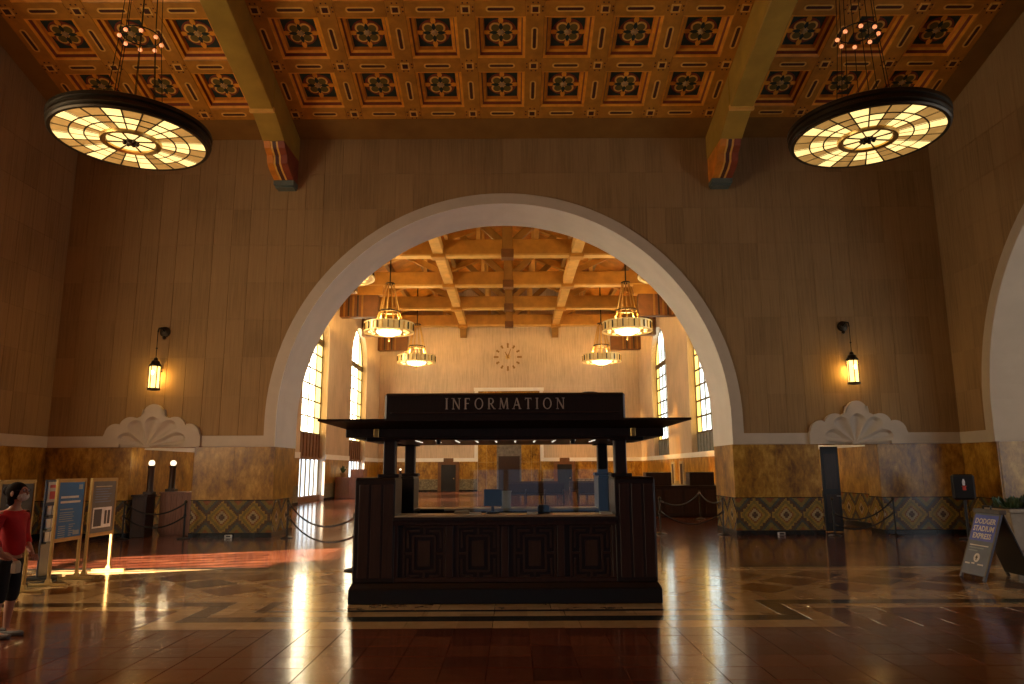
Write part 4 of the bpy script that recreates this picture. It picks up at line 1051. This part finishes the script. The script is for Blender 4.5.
# sign box
sb = MB().box(-1.775, 1.775, .36, 1.2, zE, 2.915)
sgn = sb.build('sign_box', 'kiosk', k_, .03)
MB().box(-1.68, 1.68, .335, .362, 2.61, 2.63).box(-1.68, 1.68, .335, .362, 2.875, 2.89).build('sign_moulding', 'kiosk_red', k_, .004)
MB().lathe([(.16, 0), (.17, .025), (.10, .05)], 16, (1.30, .8, 2.915)).build('vent_cap', 'black', k_)
def roman(ch):
    f = MB(); T, t_ = .17, .085      # thick, thin strokes (cap height 1)
    def q(x0, z0, x1, z1, w_):
        f.prism([(x0-w_/2, z0), (x0+w_/2, z0), (x1+w_/2, z1), (x1-w_/2, z1)], 'y', 0, .012)
    def bar(x0, x1, z0, z1): f.prism([(x0, z0), (x1, z0), (x1, z1), (x0, z1)], 'y', 0, .012)
    def serif(x, z, w_=.30): bar(x-w_/2, x+w_/2, z-.0 if z < .5 else z-.06, z+.06 if z < .5 else z)
    if ch == 'I': q(0, 0, 0, 1, T); serif(0, 0); serif(0, 1); W_ = .36
    elif ch == 'N': q(-.33, 0, -.33, 1, t_); q(.33, 0, .33, 1, t_); q(-.33, 1, .33, 0, T); serif(-.33, 0); serif(-.38, 1); serif(.33, 1); W_ = .98
    elif ch == 'F': q(-.2, 0, -.2, 1, T); bar(-.2, .26, .92, 1); bar(-.2, .18, .48, .56); bar(.22, .27, .80, 1); serif(-.2, 0); W_ = .66
    elif ch == 'T': q(0, 0, 0, 1, T); bar(-.36, .36, .92, 1); bar(-.36, -.31, .80, 1); bar(.31, .36, .80, 1); serif(0, 0); W_ = .80
    elif ch == 'A': q(-.36, 0, 0, 1, t_); q(.36, 0, 0, 1, T); bar(-.22, .22, .32, .40); serif(-.36, 0); serif(.36, 0); W_ = .95
    elif ch == 'M': q(-.42, 0, -.34, 1, t_); q(.42, 0, .34, 1, T); q(-.34, 1, 0, .05, T); q(0, .05, .34, 1, t_); serif(-.42, 0); serif(.42, 0); W_ = 1.12
    elif ch == 'O':
        n = 28; o_ = [(.48*math.cos(2*PI*k/n), .5+.52*math.sin(2*PI*k/n)) for k in range(n)]; i_ = [(.34*math.cos(2*PI*k/n), .5+.44*math.sin(2*PI*k/n)) for k in range(n)]
        for k in range(n): k2 = (k+1) % n; f.prism([o_[k], o_[k2], i_[k2], i_[k]], 'y', 0, .012)
        W_ = 1.12
    elif ch == 'R':
        q(-.26, 0, -.26, 1, T); n = 12
        o_ = [(-.05+.33*math.cos(-PI/2+PI*k/n), .73+.27*math.sin(-PI/2+PI*k/n)) for k in range(n+1)]; i_ = [(-.05+.18*math.cos(-PI/2+PI*k/n), .73+.20*math.sin(-PI/2+PI*k/n)) for k in range(n+1)]
        for k in range(n): f.prism([o_[k], o_[k+1], i_[k+1], i_[k]], 'y', 0, .012)
        bar(-.26, -.03, .93, 1); bar(-.26, -.03, .46, .53); q(-.05, .48, .34, 0, T); serif(-.26, 0); serif(.38, 0, .2); W_ = .84
    return f, W_
LH = .165
ww = [(c, roman(c)) for c in 'INFORMATION']; gap = .40; tot = sum(w[1][1] for w in ww)+gap*10; sc_ = 1.765/ (tot*LH); x = -(tot)/2
for c, (f, W_) in ww:
    f.v = [((px+x+W_/2)*LH*sc_, py, pz*LH) for px, py, pz in f.v]; x += W_+gap
    f.build('letter', 'letter', k_, 0, False, (0.0, .342, 2.672))
# things on and in the kiosk
sh = thing('counter_screen', 'clear acrylic screen standing on the kiosk counter', 'screen', (KX+.36, KY+.18, 1.175))
MB().box(-.86, 1.14, 0, .008, .03, .62).build('acrylic_sheet', 'glass', sh); MB().box(-.86, -.70, -.08, .10, 0, .03).box(.98, 1.14, -.08, .10, 0, .03).box(-.05, .1, -.08, .10, 0, .03).build('foot', 'white_plastic', sh)
mo = thing('computer_monitor', 'black computer monitor on the kiosk counter', 'monitor', (KX-.18, KY+.42, 1.175), .15)
MB().box(-.13, .13, -.02, .02, .10, .34).build('screen_panel', 'screen', mo, .008); MB().box(-.02, .02, 0, .03, .02, .14).build('stand', 'black', mo); MB().box(-.09, .09, -.06, .08, 0, .02).build('base', 'black', mo, .004)
bx_ = MB().box(-.085, .085, -.06, .06, 0, .26).box(-.095, .095, -.07, .07, .26, .28).build('paper_box', 'white_plastic', None, .004, False, (KX-.005, KY+1.95+.23, 1.16)); tag(bx_, 'pale upright leaflet box on the kiosk back counter', 'box')
ch = thing('office_chair', 'black tube-backed office chair behind the kiosk counter', 'chair', (KX-1.12, KY+.98, 0), .1)
zf = .29
MB().box(-.22, .22, -.2, .2, zf+.20, zf+.26).build('seat', 'black', ch, .02)
MB().tube([(-.21, .0, zf+.28), (-.21, .05, zf+.80), (-.17, .06, zf+.90), (.17, .06, zf+.90), (.21, .05, zf+.80), (.21, .0, zf+.28)], .020, 8).build('back_tube', 'black', ch, 0, True)
MB().box(-.17, .17, .04, .06, zf+.60, zf+.82).build('backrest', 'black', ch, .008)
MB().lathe([(.03, 0), (.03, .20)], 10, (0, 0, zf)).box(-.2, .2, -.03, .03, zf-.01, zf+.03).box(-.03, .03, -.2, .2, zf-.01, zf+.03).build('pedestal', 'black', ch)
MB().box(-2.0, 2.0, .14, KD-.10, .2, .285).build('kiosk_floor', 'kiosk_base', k_)
for (x, w_, h_, mt, lab) in ((.55, .17, .10, 'black', 'low black card reader on the kiosk counter'), (-.62, .22, .03, 'print_cream', 'stack of cream leaflets on the kiosk counter')):
    tag(MB().box(-w_/2, w_/2, -.06, .06, 0, h_).frustum((-w_/2, w_/2, -.06, .06), (-w_/2+.02, w_/2-.02, -.03, .05), h_, h_+.02).build('card_reader' if x > 0 else 'leaflet_stack', mt, None, .004, False, (KX+x, KY+.36, 1.175)), lab, 'card reader' if x > 0 else 'leaflets')

# ================================================================== SIGN BOARDS AT THE LEFT
def sign_board(y0, y1, x, lab, mat, detail):
    t = thing('sign_board', lab, 'sign', (x, (y0+y1)/2, 0), group='brass framed sign boards')
    h = (y1-y0)/2
    for s in (-1, 1):
        MB().box(-.022, .022, s*h-.022, s*h+.022, .03, 1.68).build('post', 'frame_brass', t, .004)
        MB().box(-.30, .30, s*h-.035, s*h+.035, 0, .035).frustum((-.05, .05, s*h-.035, s*h+.035), (-.03, .03, s*h-.03, s*h+.03), .035, .10).build('foot', 'frame_brass', t, .004)
    MB().box(-.022, .022, -h+.022, h-.022, 1.62, 1.68).build('top_rail', 'frame_brass', t, .004)
    MB().box(-.022, .022, -h+.022, h-.022, .66, .72).build('bottom_rail', 'frame_brass', t, .004)
    MB().box(-.010, .012, -h+.022, h-.022, .72, 1.62).build('board', mat, t)
    def line(ya, yb, z, w_, mt): MB().box(.012, .0145, ya*h, yb*h, z, z+w_).build('printed_line', mt, t)
    detail(line, t, h); return t
def d_blue(line, t, h):
    line(-.75, .55, 1.36, .035, 'print_white'); line(-.75, .70, 1.28, .035, 'print_white'); line(-.75, .2, 1.17, .018, 'print_pale')
    for k in range(5): line(-.75, .3-.1*(k % 2), 1.12-k*.035, .014, 'print_pale')
    for k in range(6): line(-.75, -.25, .90-k*.035, .014, 'print_pale'); line(0.0, .45-.12*(k % 3), .92-k*.035, .014, 'print_pale')
    line(.5, .8, 1.50, .08, 'print_pale'); line(.35, .8, .75, .07, 'print_pale')
def d_grey(line, t, h):
    for k in range(7): line(-.72, .62-.15*(k % 3), 1.52-k*.045, .018, 'print_cream' if k == 0 else 'sign_grey')
    line(-.78, .74, .80, .36, 'print_white')
    MB().box(.0145, .0165, -.70*h, -.08*h, .83, 1.13).box(.0145, .0165, .16*h, .34*h, .86, 1.10).box(.0145, .0165, .42*h, .62*h, .86, 1.10).build('map_block', 'print_dark', t)
def d_dark(line, t, h):
    for k in range(4): line(-.6, .5-.1*k, 1.45-k*.07, .02, 'sign_grey')
sign_board(10.64, 11.40, -7.2, 'brass framed dark sign board behind the person in red', 'print_dark', d_dark)
sign_board(12.0, 12.75, -7.2, 'brass framed bright blue sign board, middle of the row', 'blue', d_blue)
sign_board(12.97, 13.75, -7.2, 'brass framed grey sign board with white map, nearest the doorway', 'print_grey', d_grey)
rk = thing('brochure_rack', 'dark leaflet rack with cream cards between two sign boards', 'brochure rack', (-7.75, 12.74, 0), .12)
MB().box(-.03, .0, -.20, .20, .05, 1.66).build('rack_panel', 'print_dark', rk, .005); MB().box(-.2, .2, -.22, .22, 0, .05).build('base', 'black', rk, .006)
MB().box(.0, .012, -.17, .17, 1.28, 1.62).build('poster', 'print_cream', rk); MB().box(.012, .015, -.10, .10, 1.33, 1.46).box(.012, .015, -.11, .11, 1.52, 1.57).build('poster_print', 'print_red', rk)
for r in range(3):
    MB().box(.0, .07, -.18, .18, 1.03-r*.22, 1.06-r*.22).build('rack_shelf', 'black', rk)
    for s in (-1, 1): MB().box(.012, .03, s*.085-.07, s*.085+.07, 1.06-r*.22, 1.22-r*.22).build('leaflet', 'print_cream', rk)

# ================================================================== A-FRAME SIGN AT THE RIGHT
af = thing('a_frame_sign', 'slate A-frame pavement sign with blue heading and white lettering', 'sign', (8.14, 12.24, 0))
HWf, ZH = .33, 1.06
def leaf(xb, nm, mt):
    d = Vector((xb, 0, -ZH)); L = d.length; ang = math.atan2(xb, ZH)
    o = bpy.data.objects.new(nm, None)
    return ang, L
fa = math.atan2(.40, ZH); fl = math.hypot(.40, ZH)
def slab(sgn, mt, nm):
    a = sgn*fa
    m_ = MB().box(-.018, .018, -HWf, HWf, -fl+.07, 0.0).box(-.018, .018, -HWf, -HWf+.06, -fl, -fl+.07).box(-.018, .018, HWf-.06, HWf, -fl, -fl+.07)
    o = m_.build(nm, mt, af, .006); o.matrix_local = Matrix.Translation((0, 0, ZH)) @ Matrix.Rotation(a, 4, 'Y'); return o
front = slab(1, 'sign_grey', 'front_leaf'); rear = slab(-1, 'black', 'rear_leaf')
MB().box(-.020, -.017, -HWf, -HWf+.03, -fl+.08, 0).box(-.020, -.017, HWf-.03, HWf, -fl+.08, 0).build('leaf_border', 'print_grey', front)
MB().box(-.0215, -.018, -HWf+.03, HWf-.03, -.50, -.06).build('blue_heading', 'blue_dark', front)
def face_text(s, size, z, bold, mat='print_white'):
    me = text_mesh(s, size, mat, bold, .002); o = put('lettering', me, front)
    o.matrix_local = Matrix(((0, 0, -1, -.0225), (-1, 0, 0, 0.0), (0, 1, 0, z), (0, 0, 0, 1)))
    return o
for i, s in enumerate(('DODGER', 'STADIUM', 'EXPRESS')): face_text(s, .125, -.17-i*.125, .0025)
for k, (ya, yb) in enumerate(((-.25, .22), (-.25, .12), (-.25, -.02))): MB().box(-.0205, -.018, -yb, -ya, -.585-k*.045, -.567-k*.045).build('printed_line', 'print_white' if k == 0 else 'print_pale', front)
lg = MB().prism([(.075*math.cos(2*PI*k/20), -.78+.075*math.sin(2*PI*k/20)) for k in range(20)], 'x', -.021, -.018).build('round_logo', 'print_white', front)
MB().prism([(-.035, -.785), (0, -.735), (.035, -.785), (.012, -.785), (.012, -.825), (-.012, -.825), (-.012, -.785)], 'x', -.0225, -.021).build('arrow_mark', 'print_dark', front)
for (ya, yb, z) in ((.14, .26, -.90), (.02, .10, -.89), (-.20, -.06, -.90)): MB().box(-.0205, -.018, ya, yb, z, z+.025).build('sponsor_mark', 'print_white', front)
MB().box(-.06, .06, -HWf-.01, HWf+.01, ZH-.02, ZH+.05).build('hinge_cap', 'print_grey', af, .01)
MB().tube([(-.03, -.1, ZH+.04), (-.03, -.09, ZH+.10), (-.03, .09, ZH+.10), (-.03, .1, ZH+.04)], .014, 8).build('handle', 'black', af)
for z in (-.45, -.65, -.80): MB().box(.018, .020, -.22, .18, z, z+.01).build('printed_line', 'print_white', rear)

# ================================================================== STANCHIONS AND ROPES
def stanchion(x, y, lab, h=1.0, mt='black'):
    t = thing('stanchion', lab, 'stanchion', (x, y, 0), group='rope stanchions')
    MB().lathe([(.17, 0), (.17, .015), (.14, .03), (.04, .05), (.025, .07)], 20).build('base', mt, t, 0, True)
    MB().lathe([(.024, .05), (.024, h-.05)], 12).build('pole', mt, t, 0, True)
    MB().lathe([(.03, h-.06), (.045, h-.04), (.045, h-.01), (.02, h+.02)], 12).build('cap', mt if mt != 'black' else 'bronze', t, 0, True)
    MB().lathe([(.03, .58), (.04, .60), (.04, .63), (.03, .65)], 12, caps=False).build('lower_collar', mt, t)
    return (x, y)
def rope(a, b, za, zb, sag, lab, r=.020):
    pts = [(a[0]+(b[0]-a[0])*k/14, a[1]+(b[1]-a[1])*k/14, za+(zb-za)*k/14-sag*4*(k/14)*(1-k/14)) for k in range(15)]
    c = Vector(pts[0]); o = thing('barrier_rope', lab, 'rope', c, group='barrier ropes')
    MB().tube([Vector(p)-c for p in pts[1:-1]], r, 8).build('rope_cord', 'rope', o, 0, True)
    for i in (0, -1):
        q = [Vector(p)-c for p in ((pts[0], pts[1]) if i == 0 else (pts[-1], pts[-2]))]
        MB().tube(q, r*1.25, 8).build('end_hook', 'bronze', o)
    return o
s1 = stanchion(-8.58, 19.86, 'black stanchion in front of the left pier beside its doorway')
s2 = stanchion(-10.15, 19.72, 'black stanchion behind the grey map sign board')
rope(s2, s1, .95, .95, .30, 'upper black rope across the left doorway'); rope(s2, s1, .60, .60, .30, 'lower black rope across the left doorway')
s3 = stanchion(-5.85, 19.98, 'black stanchion in the arch beside the left pier')
s4 = stanchion(-2.66, 13.6, 'black stanchion beside the left side of the kiosk')
rope(s3, s4, .95, .93, .36, 'upper black rope between the left pier and the kiosk'); rope(s3, s4, .60, .60, .34, 'lower black rope between the left pier and the kiosk')
s5 = stanchion(4.35, 20.6, 'bronze stanchion just right of the kiosk', mt='bronze')
s6 = stanchion(7.0, 26.6, 'bronze stanchion standing alone before the dark counter', mt='bronze')
s7 = stanchion(6.05, 20.4, 'black stanchion against the right pier inside the arch')
rope(s5, s6, .93, .95, .28, 'black rope from the kiosk side back to the lone bronze stanchion'); rope(s6, s7, .95, .93, .20, 'black rope from the lone bronze stanchion to the right pier'); rope(s5, s7, .62, .62, .34, 'low black rope across the right half of the arch')
s8 = stanchion(8.86, 19.86, 'black stanchion beside the black door leaf of the right doorway')
s9 = stanchion(10.50, 19.86, 'black stanchion before the tiled wall right of the right doorway')
rope(s8, s9, .60, .95, .32, 'upper black rope across the right doorway'); rope(s8, s9, .30, .62, .26, 'lower black rope across the right doorway')

# ================================================================== LEFT DOORWAY PODIUM, RIGHT DOOR LEAF
def lamp_column(loc, h, lab, dz):
    t = thing('column_lamp', lab, 'lamp', loc, group='globe lamps on dark columns')
    MB().box(-.13, .13, -.13, .13, 0, .08).build('base', 'dark_wood', t, .01); MB().lathe([(.10, .08), (.085, .14), (.085, h-.08), (.10, h-.04), (.10, h)], 14).build('column', 'dark_wood', t, 0, True)
    MB().ball((0, 0, h+.07), .085, 12, 8).build('globe', 'globe', t, 0, True)
    ld = bpy.data.lights.new('globe_glow', 'POINT'); ld.energy = 32; ld.color = (1, .74, .40); ld.shadow_soft_size = .09
    lo = bpy.data.objects.new('globe_glow', ld); COL.objects.link(lo); lo.parent = t; lo.location = (0, 0, h+.07)
    return t
pd = thing('podium', 'dark narrow podium inside the left doorway', 'podium', (-10.10, 20.62, 0)); MB().box(-.20, .20, -.25, .25, 0, 1.10).build('body', 'dark_wood', pd, .01); MB().box(-.23, .23, -.28, .28, 1.10, 1.15).build('top', 'dark_wood', pd, .008); MB().box(-.15, .15, -.262, -.25, .2, 1.0).build('front_panel', 'kiosk_red', pd, .006)
cbt = thing('wood_cabinet', 'reddish wooden cabinet with grooved front inside the left doorway', 'cabinet', (-9.28, 21.20, 0)); MB().box(-.50, .50, -.3, .3, .06, 1.16).box(-.47, .47, -.27, .27, 0, .06).build('body', 'desk_wood', cbt, .01); MB().box(-.53, .53, -.33, .33, 1.16, 1.21).build('top', 'desk_wood', cbt, .008)
for k in range(6): MB().box(-.46+k*.155, -.33+k*.155, -.312, -.30, .12, 1.10).build('board', 'desk_wood', cbt, .004)
lamp_column((-9.96, 20.62, 1.15), .80, 'globe lamp on the dark narrow podium', 0); lamp_column((-9.62, 21.20, 1.21), .74, 'globe lamp on the grooved wooden cabinet', 0)
dl = thing('open_door', 'black door leaf standing open in the right doorway', 'door', (9.16, 21.08, 0)); MB().box(0.0, .50, 0, .05, .02, 2.40).build('leaf', 'black', dl, .006)
MB().box(.08, .42, -.008, 0, .25, 1.05).box(.08, .42, -.008, 0, 1.2, 2.2).build('leaf_panel', 'dark_wood', dl); MB().tube([(.45, 0, 1.0), (.45, -.06, 1.0), (.35, -.06, 1.0)], .014, 6).build('handle', 'steel', dl)
# black notice pedestal and planter at the right
np_ = thing('notice_pedestal', 'black notice pedestal with small red and white emblem in the right corner', 'pedestal', (11.75, 18.75, 0), -.35)
MB().box(-.26, .26, -.08, .08, .98, 1.62).build('head', 'black', np_, .05); MB().lathe([(.035, .02), (.035, 1.0)], 10).build('post', 'black', np_); MB().lathe([(.22, 0), (.22, .03), (.05, .05)], 18).build('base', 'black', np_)
MB().prism([(-.03, 1.22), (.05, 1.22), (.04, 1.30), (.07, 1.33), (-.05, 1.33), (-.03, 1.29)], 'y', -.092, -.08).build('red_mark', 'print_red', np_); MB().prism([(-.025, 1.34), (.03, 1.34), (.035, 1.44), (.015, 1.50), (-.01, 1.50), (-.03, 1.42)], 'y', -.092, -.08).build('white_mark', 'print_white', np_)
pt_ = thing('planter', 'beige planter box with green leaves by the right wall', 'planter', (11.75, 16.6, 0))
MB().frustum((-.50, .50, -.35, .35), (-.62, .62, -.42, .42), 0, .80).box(-.66, .66, -.46, .46, .80, .88).build('pot', 'pot', pt_, .015); MB().box(-.58, .58, -.38, .38, .86, .895).build('soil', 'soil', pt_)
rnd = random.Random(3)
lf = MB().add([(0, 0, 0), (.05, -.02, .07), (.065, 0, .20), (.0, .02, .34), (-.065, 0, .20), (-.05, -.02, .07), (0, -.03, .18)], [(0, 1, 6), (1, 2, 6), (2, 3, 6), (3, 4, 6), (4, 5, 6), (5, 0, 6)]).mesh('leaf', 'leaf', recalc=False)
for k in range(90):
    o = put('leaf', lf, pt_); s = rnd.uniform(.55, 1.0)
    o.matrix_local = Matrix.Translation((rnd.uniform(-.55, .55), rnd.uniform(-.35, .35), .88)) @ Matrix.Rotation(rnd.uniform(0, 6.28), 4, 'Z') @ Matrix.Rotation(rnd.uniform(.1, .95), 4, 'X') @ Matrix.Scale(s, 4)
# floor outlets on the piers
for x, lab in ((-7.5, 'small steel outlet at the foot of the left pier'), (7.55, 'small steel outlet at the foot of the right pier')):
    ou = thing('floor_outlet', lab, 'outlet', (x, DW-.075, 0)); MB().box(-.10, .10, -.03, .03, 0, .08).build('housing', 'steel', ou, .01); MB().box(-.06, .06, -.036, -.03, .02, .06).build('socket_plate', 'black', ou)

# ================================================================== HALL FURNITURE
bn = thing('dark_counter', 'long dark wooden counter with two raised end blocks in the hall, right of the kiosk', 'counter', (6.15, 27.9, 0))
MB().box(-2.6, 3.0, 0, .8, 0, 1.10).build('body', 'dark_wood', bn, .02); MB().box(-2.65, 3.05, -.05, .85, 1.10, 1.16).build('top', 'dark_wood', bn, .01)
for x0, x1 in ((-.80, .17), (.86, 1.80)): MB().box(x0, x1, .1, .75, 1.16, 1.66).build('raised_block', 'dark_wood', bn, .015)
for k in range(7): MB().box(-2.5+k*.78, -1.82+k*.78, -.02, 0, .12, 1.0).build('front_panel', 'kiosk_red', bn, .01)
dk = thing('hall_desk', 'brown wooden desk against the left hall wall', 'desk', (-10.2, 47.3, 0))
MB().box(-.9, .9, -.6, .6, 0, 1.35).build('body', 'desk_wood', dk, .02); MB().box(.1, .9, -.6, .6, 1.35, 1.85).build('raised_end', 'desk_wood', dk, .02); MB().box(-.8, 0, -.62, -.6, .2, 1.2).build('front_panel', 'grille', dk, .01)
pp = thing('desk_plant', 'small dark plant standing on the brown hall desk', 'plant', (-10.75, 47.3, 1.35)); MB().lathe([(.12, 0), (.18, .25)], 12).build('pot', 'pot', pp)
for k in range(24):
    o = put('leaf', lf, pp); o.matrix_local = Matrix.Translation((0, 0, .25)) @ Matrix.Rotation(k*2.4, 4, 'Z') @ Matrix.Rotation(.15+.6*(k % 5)/5, 4, 'X') @ Matrix.Scale(.9+.3*(k % 3), 4)
for k, x in enumerate((-9.4, -8.5, -7.8)):
    lamp_column((x, 56.5+.4*k, 0), 1.75, '%s of three globe lamps on columns near the left hall windows' % ('leftmost', 'middle', 'rightmost')[k], 0)
def bench(loc, lab):
    t = thing('waiting_bench', lab, 'bench', loc, group='dark waiting benches in the hall')
    MB().box(-1.6, 1.6, -.28, .28, .38, .46).build('seat', 'dark_wood', t, .02); MB().box(-1.6, 1.6, .22, .32, .46, 1.05).build('backrest', 'dark_wood', t, .02)
    for x in (-1.55, -.52, .52, 1.55): MB().box(x-.05, x+.05, -.28, .32, 0, .68).build('arm_leg', 'dark_wood', t, .02)
    return t
for k, (x, y) in enumerate(((1.5, 40.5), (5.4, 40.5), (1.5, 46), (5.4, 46))):
    bench((x, y, 0), '%s dark wooden waiting bench seen through the kiosk opening' % ('near left', 'near right', 'far left', 'far right')[k])

# ================================================================== PERSON AT THE LEFT EDGE
def skin_mesh(name, joints, edges_, mat, subs=2):
    me = bpy.data.meshes.new(name); me.from_pydata([j[0] for j in joints], edges_, []); o = bpy.data.objects.new(name, me); COL.objects.link(o)
    sm = o.modifiers.new('skin', 'SKIN'); sm.use_smooth_shade = True; sm.branch_smoothing = .6
    for i, j in enumerate(joints):
        r = j[1]; o.data.skin_vertices[0].data[i].radius = r if isinstance(r, tuple) else (r, r)
    o.data.skin_vertices[0].data[0].use_root = True
    sd = o.modifiers.new('sub', 'SUBSURF'); sd.levels = subs; sd.render_levels = subs
    dg = bpy.context.evaluated_depsgraph_get(); dg.update()
    m2 = bpy.data.meshes.new_from_object(o.evaluated_get(dg)); bpy.data.objects.remove(o); bpy.data.meshes.remove(me)
    m2.name = name; m2.materials.clear(); m2.materials.append(M[mat]); m2.polygons.foreach_set('use_smooth', [True]*len(m2.polygons)); return m2
# the figure faces +x in its own frame, y to its left, feet at z = 0
ps = thing('person', 'person in red top and black cropped trousers, masked, at the left edge', 'person', (-5.45, 8.42, 0), -.12)
def chain(js, es, pts, link=None):
    st = len(js); js += pts
    if link is not None: es.append((link, st))
    es += [(st+k, st+k+1) for k in range(len(pts)-1)]; return st
J = []; Ed = []
chain(J, Ed, [((0, 0, .88), (.12, .15)), ((.01, 0, 1.02), (.10, .135)), ((0, 0, 1.20), (.11, .15)), ((-.01, 0, 1.33), (.09, .15)), ((0, 0, 1.41), (.05, .055)), ((.02, 0, 1.47), .048)])
hd = chain(J, Ed, [((.03, 0, 1.54), (.085, .075)), ((.03, 0, 1.60), (.088, .072))], 5)
for s in (-1, 1):
    chain(J, Ed, [((0, s*.085, .80), (.088, .085)), ((.015, s*.09, .47), (.056, .055)), ((-.01, s*.09, .30), (.054, .05)), ((-.02, s*.09, .09), (.034, .032)), ((-.01, s*.09, .045), (.036, .034)), ((.09, s*.095, .03), (.026, .036)), ((.155, s*.10, .024), (.018, .034))], 0)
    if s < 0: chain(J, Ed, [((-.01, s*.165, 1.34), .052), ((-.04, s*.22, 1.10), .043), ((.08, s*.21, .90), .034), ((.15, s*.18, .86), .026), ((.19, s*.165, .845), (.018, .032))], 3)
    else: chain(J, Ed, [((-.01, s*.165, 1.34), .052), ((-.03, s*.21, 1.09), .043), ((.10, s*.17, .93), .034), ((.17, s*.12, .89), .026), ((.21, s*.10, .875), (.018, .032))], 3)
body = put('body', skin_mesh('body', J, Ed, 'skin'), ps)
def hand(w0, d, side):
    d = Vector(d).normalized(); up = Vector((0, 0, 1)); sd = d.cross(up).normalized(); dn = sd.cross(d)
    for i, (off, L) in enumerate(((-.027, .062), (-.009, .072), (.010, .068), (.027, .052))):
        p0 = Vector(w0)+sd*off; p1 = p0+d*L*.5-up*.012; p2 = p1+d*L*.28-up*.030; p3 = p2-up*.022-d*.008
        put('finger', skin_mesh('finger', [(p0, .0095), (p1, .009), (p2, .008), (p3, .007)], [(0, 1), (1, 2), (2, 3)], 'skin', 1), body)
    p0 = Vector(w0)-d*.025+sd*side*.03; p1 = p0+d*.03+sd*side*.022-up*.01; p2 = p1+d*.03-sd*side*.008-up*.015
    put('thumb', skin_mesh('thumb', [(p0, .011), (p1, .010), (p2, .008)], [(0, 1), (1, 2)], 'skin', 1), body)
hand((.20, -.16, .842), (1, .25, -.25), -1); hand((.22, .095, .872), (1, -.35, -.2), 1)
# clothes
J = []; Ed = []
chain(J, Ed, [((.005, 0, .84), (.155, .185)), ((.01, 0, 1.02), (.125, .165)), ((0, 0, 1.20), (.135, .175)), ((-.01, 0, 1.325), (.105, .165)), ((-.005, 0, 1.395), (.07, .085))])
for s in (-1, 1):
    if s < 0: chain(J, Ed, [((-.01, s*.17, 1.335), .070), ((-.04, s*.225, 1.10), .062), ((.05, s*.215, .945), .050)], 3)
    else: chain(J, Ed, [((-.01, s*.17, 1.335), .070), ((-.03, s*.215, 1.09), .062), ((.07, s*.185, .965), .050)], 3)
put('red_top', skin_mesh('red_top', J, Ed, 'shirt'), ps)
J = []; Ed = []
chain(J, Ed, [((0, 0, .89), (.14, .165)), ((0, 0, .82), (.14, .165))])
for s in (-1, 1): chain(J, Ed, [((0, s*.085, .74), (.105, .095)), ((.012, s*.09, .47), (.078, .075)), ((-.005, s*.09, .34), (.075, .07))], 1)
put('trousers', skin_mesh('trousers', J, Ed, 'pants'), ps)
for s in (-1, 1): MB().prism([(-.07, s*.09-.04), (.10, s*.09-.05), (.19, s*.09-.03), (.20, s*.09+.02), (.12, s*.09+.05), (-.07, s*.09+.04)], 'z', 0, .045).frustum((-.07, .02, s*.09-.04, s*.09+.04), (-.06, 0, s*.09-.03, s*.09+.03), .045, .085).build('shoe', 'shoe', ps, .012)
hb = MB().ball((.005, 0, 1.575), .112, 18, 12, 0, (1.0, .92, .98)).ball((-.095, 0, 1.585), .062, 12, 8).ball((-.02, 0, 1.50), .085, 14, 10, 0, (.8, 1.0, 1.2))
put('hair', hb.mesh('hair', 'hair', 0, True), ps)
# face: mask, nose, eyes, ears, glasses
fc = MB().ball((.075, 0, 1.555), .075, 16, 10, 0, (.75, .88, 1.15)); put('face', fc.mesh('face', 'skin', 0, True), body)
MB().tube([(.125, 0, 1.585), (.148, 0, 1.555), (.138, 0, 1.54)], [.010, .014, .012], 8).build('nose', 'skin', body, 0, True)
put('face_mask', MB().ball((.088, 0, 1.522), .062, 16, 10, 0, (.98, 1.08, .85)).mesh('face_mask', 'mask', 0, True), ps)
for s in (-1, 1):
    MB().ball((.120, s*.032, 1.592), .011, 8, 6).build('eye', 'print_white', body); MB().ball((.129, s*.032, 1.592), .005, 6, 4).build('pupil', 'print_dark', body)
    MB().ball((.03, s*.094, 1.555), .026, 8, 6, 0, (.8, .4, 1.3)).build('ear', 'skin', body)
    MB().tube([(.134, s*.034+.024*math.cos(2*PI*k/12), 1.592+.018*math.sin(2*PI*k/12)) for k in range(12)], .003, 5, True).tube([(.13, s*.058, 1.595), (.03, s*.095, 1.59)], .002, 5).build('glasses_rim', 'print_dark', ps)
ph = thing('paper_bag', 'small pale paper bag held by the person in red', 'bag', (-5.24, 8.24, .70)); MB().box(-.03, .03, -.045, .045, 0, .10).frustum((-.03, .03, -.045, .045), (-.008, .008, -.045, .045), .10, .13).build('bag_body', 'print_cream', ph, .006)
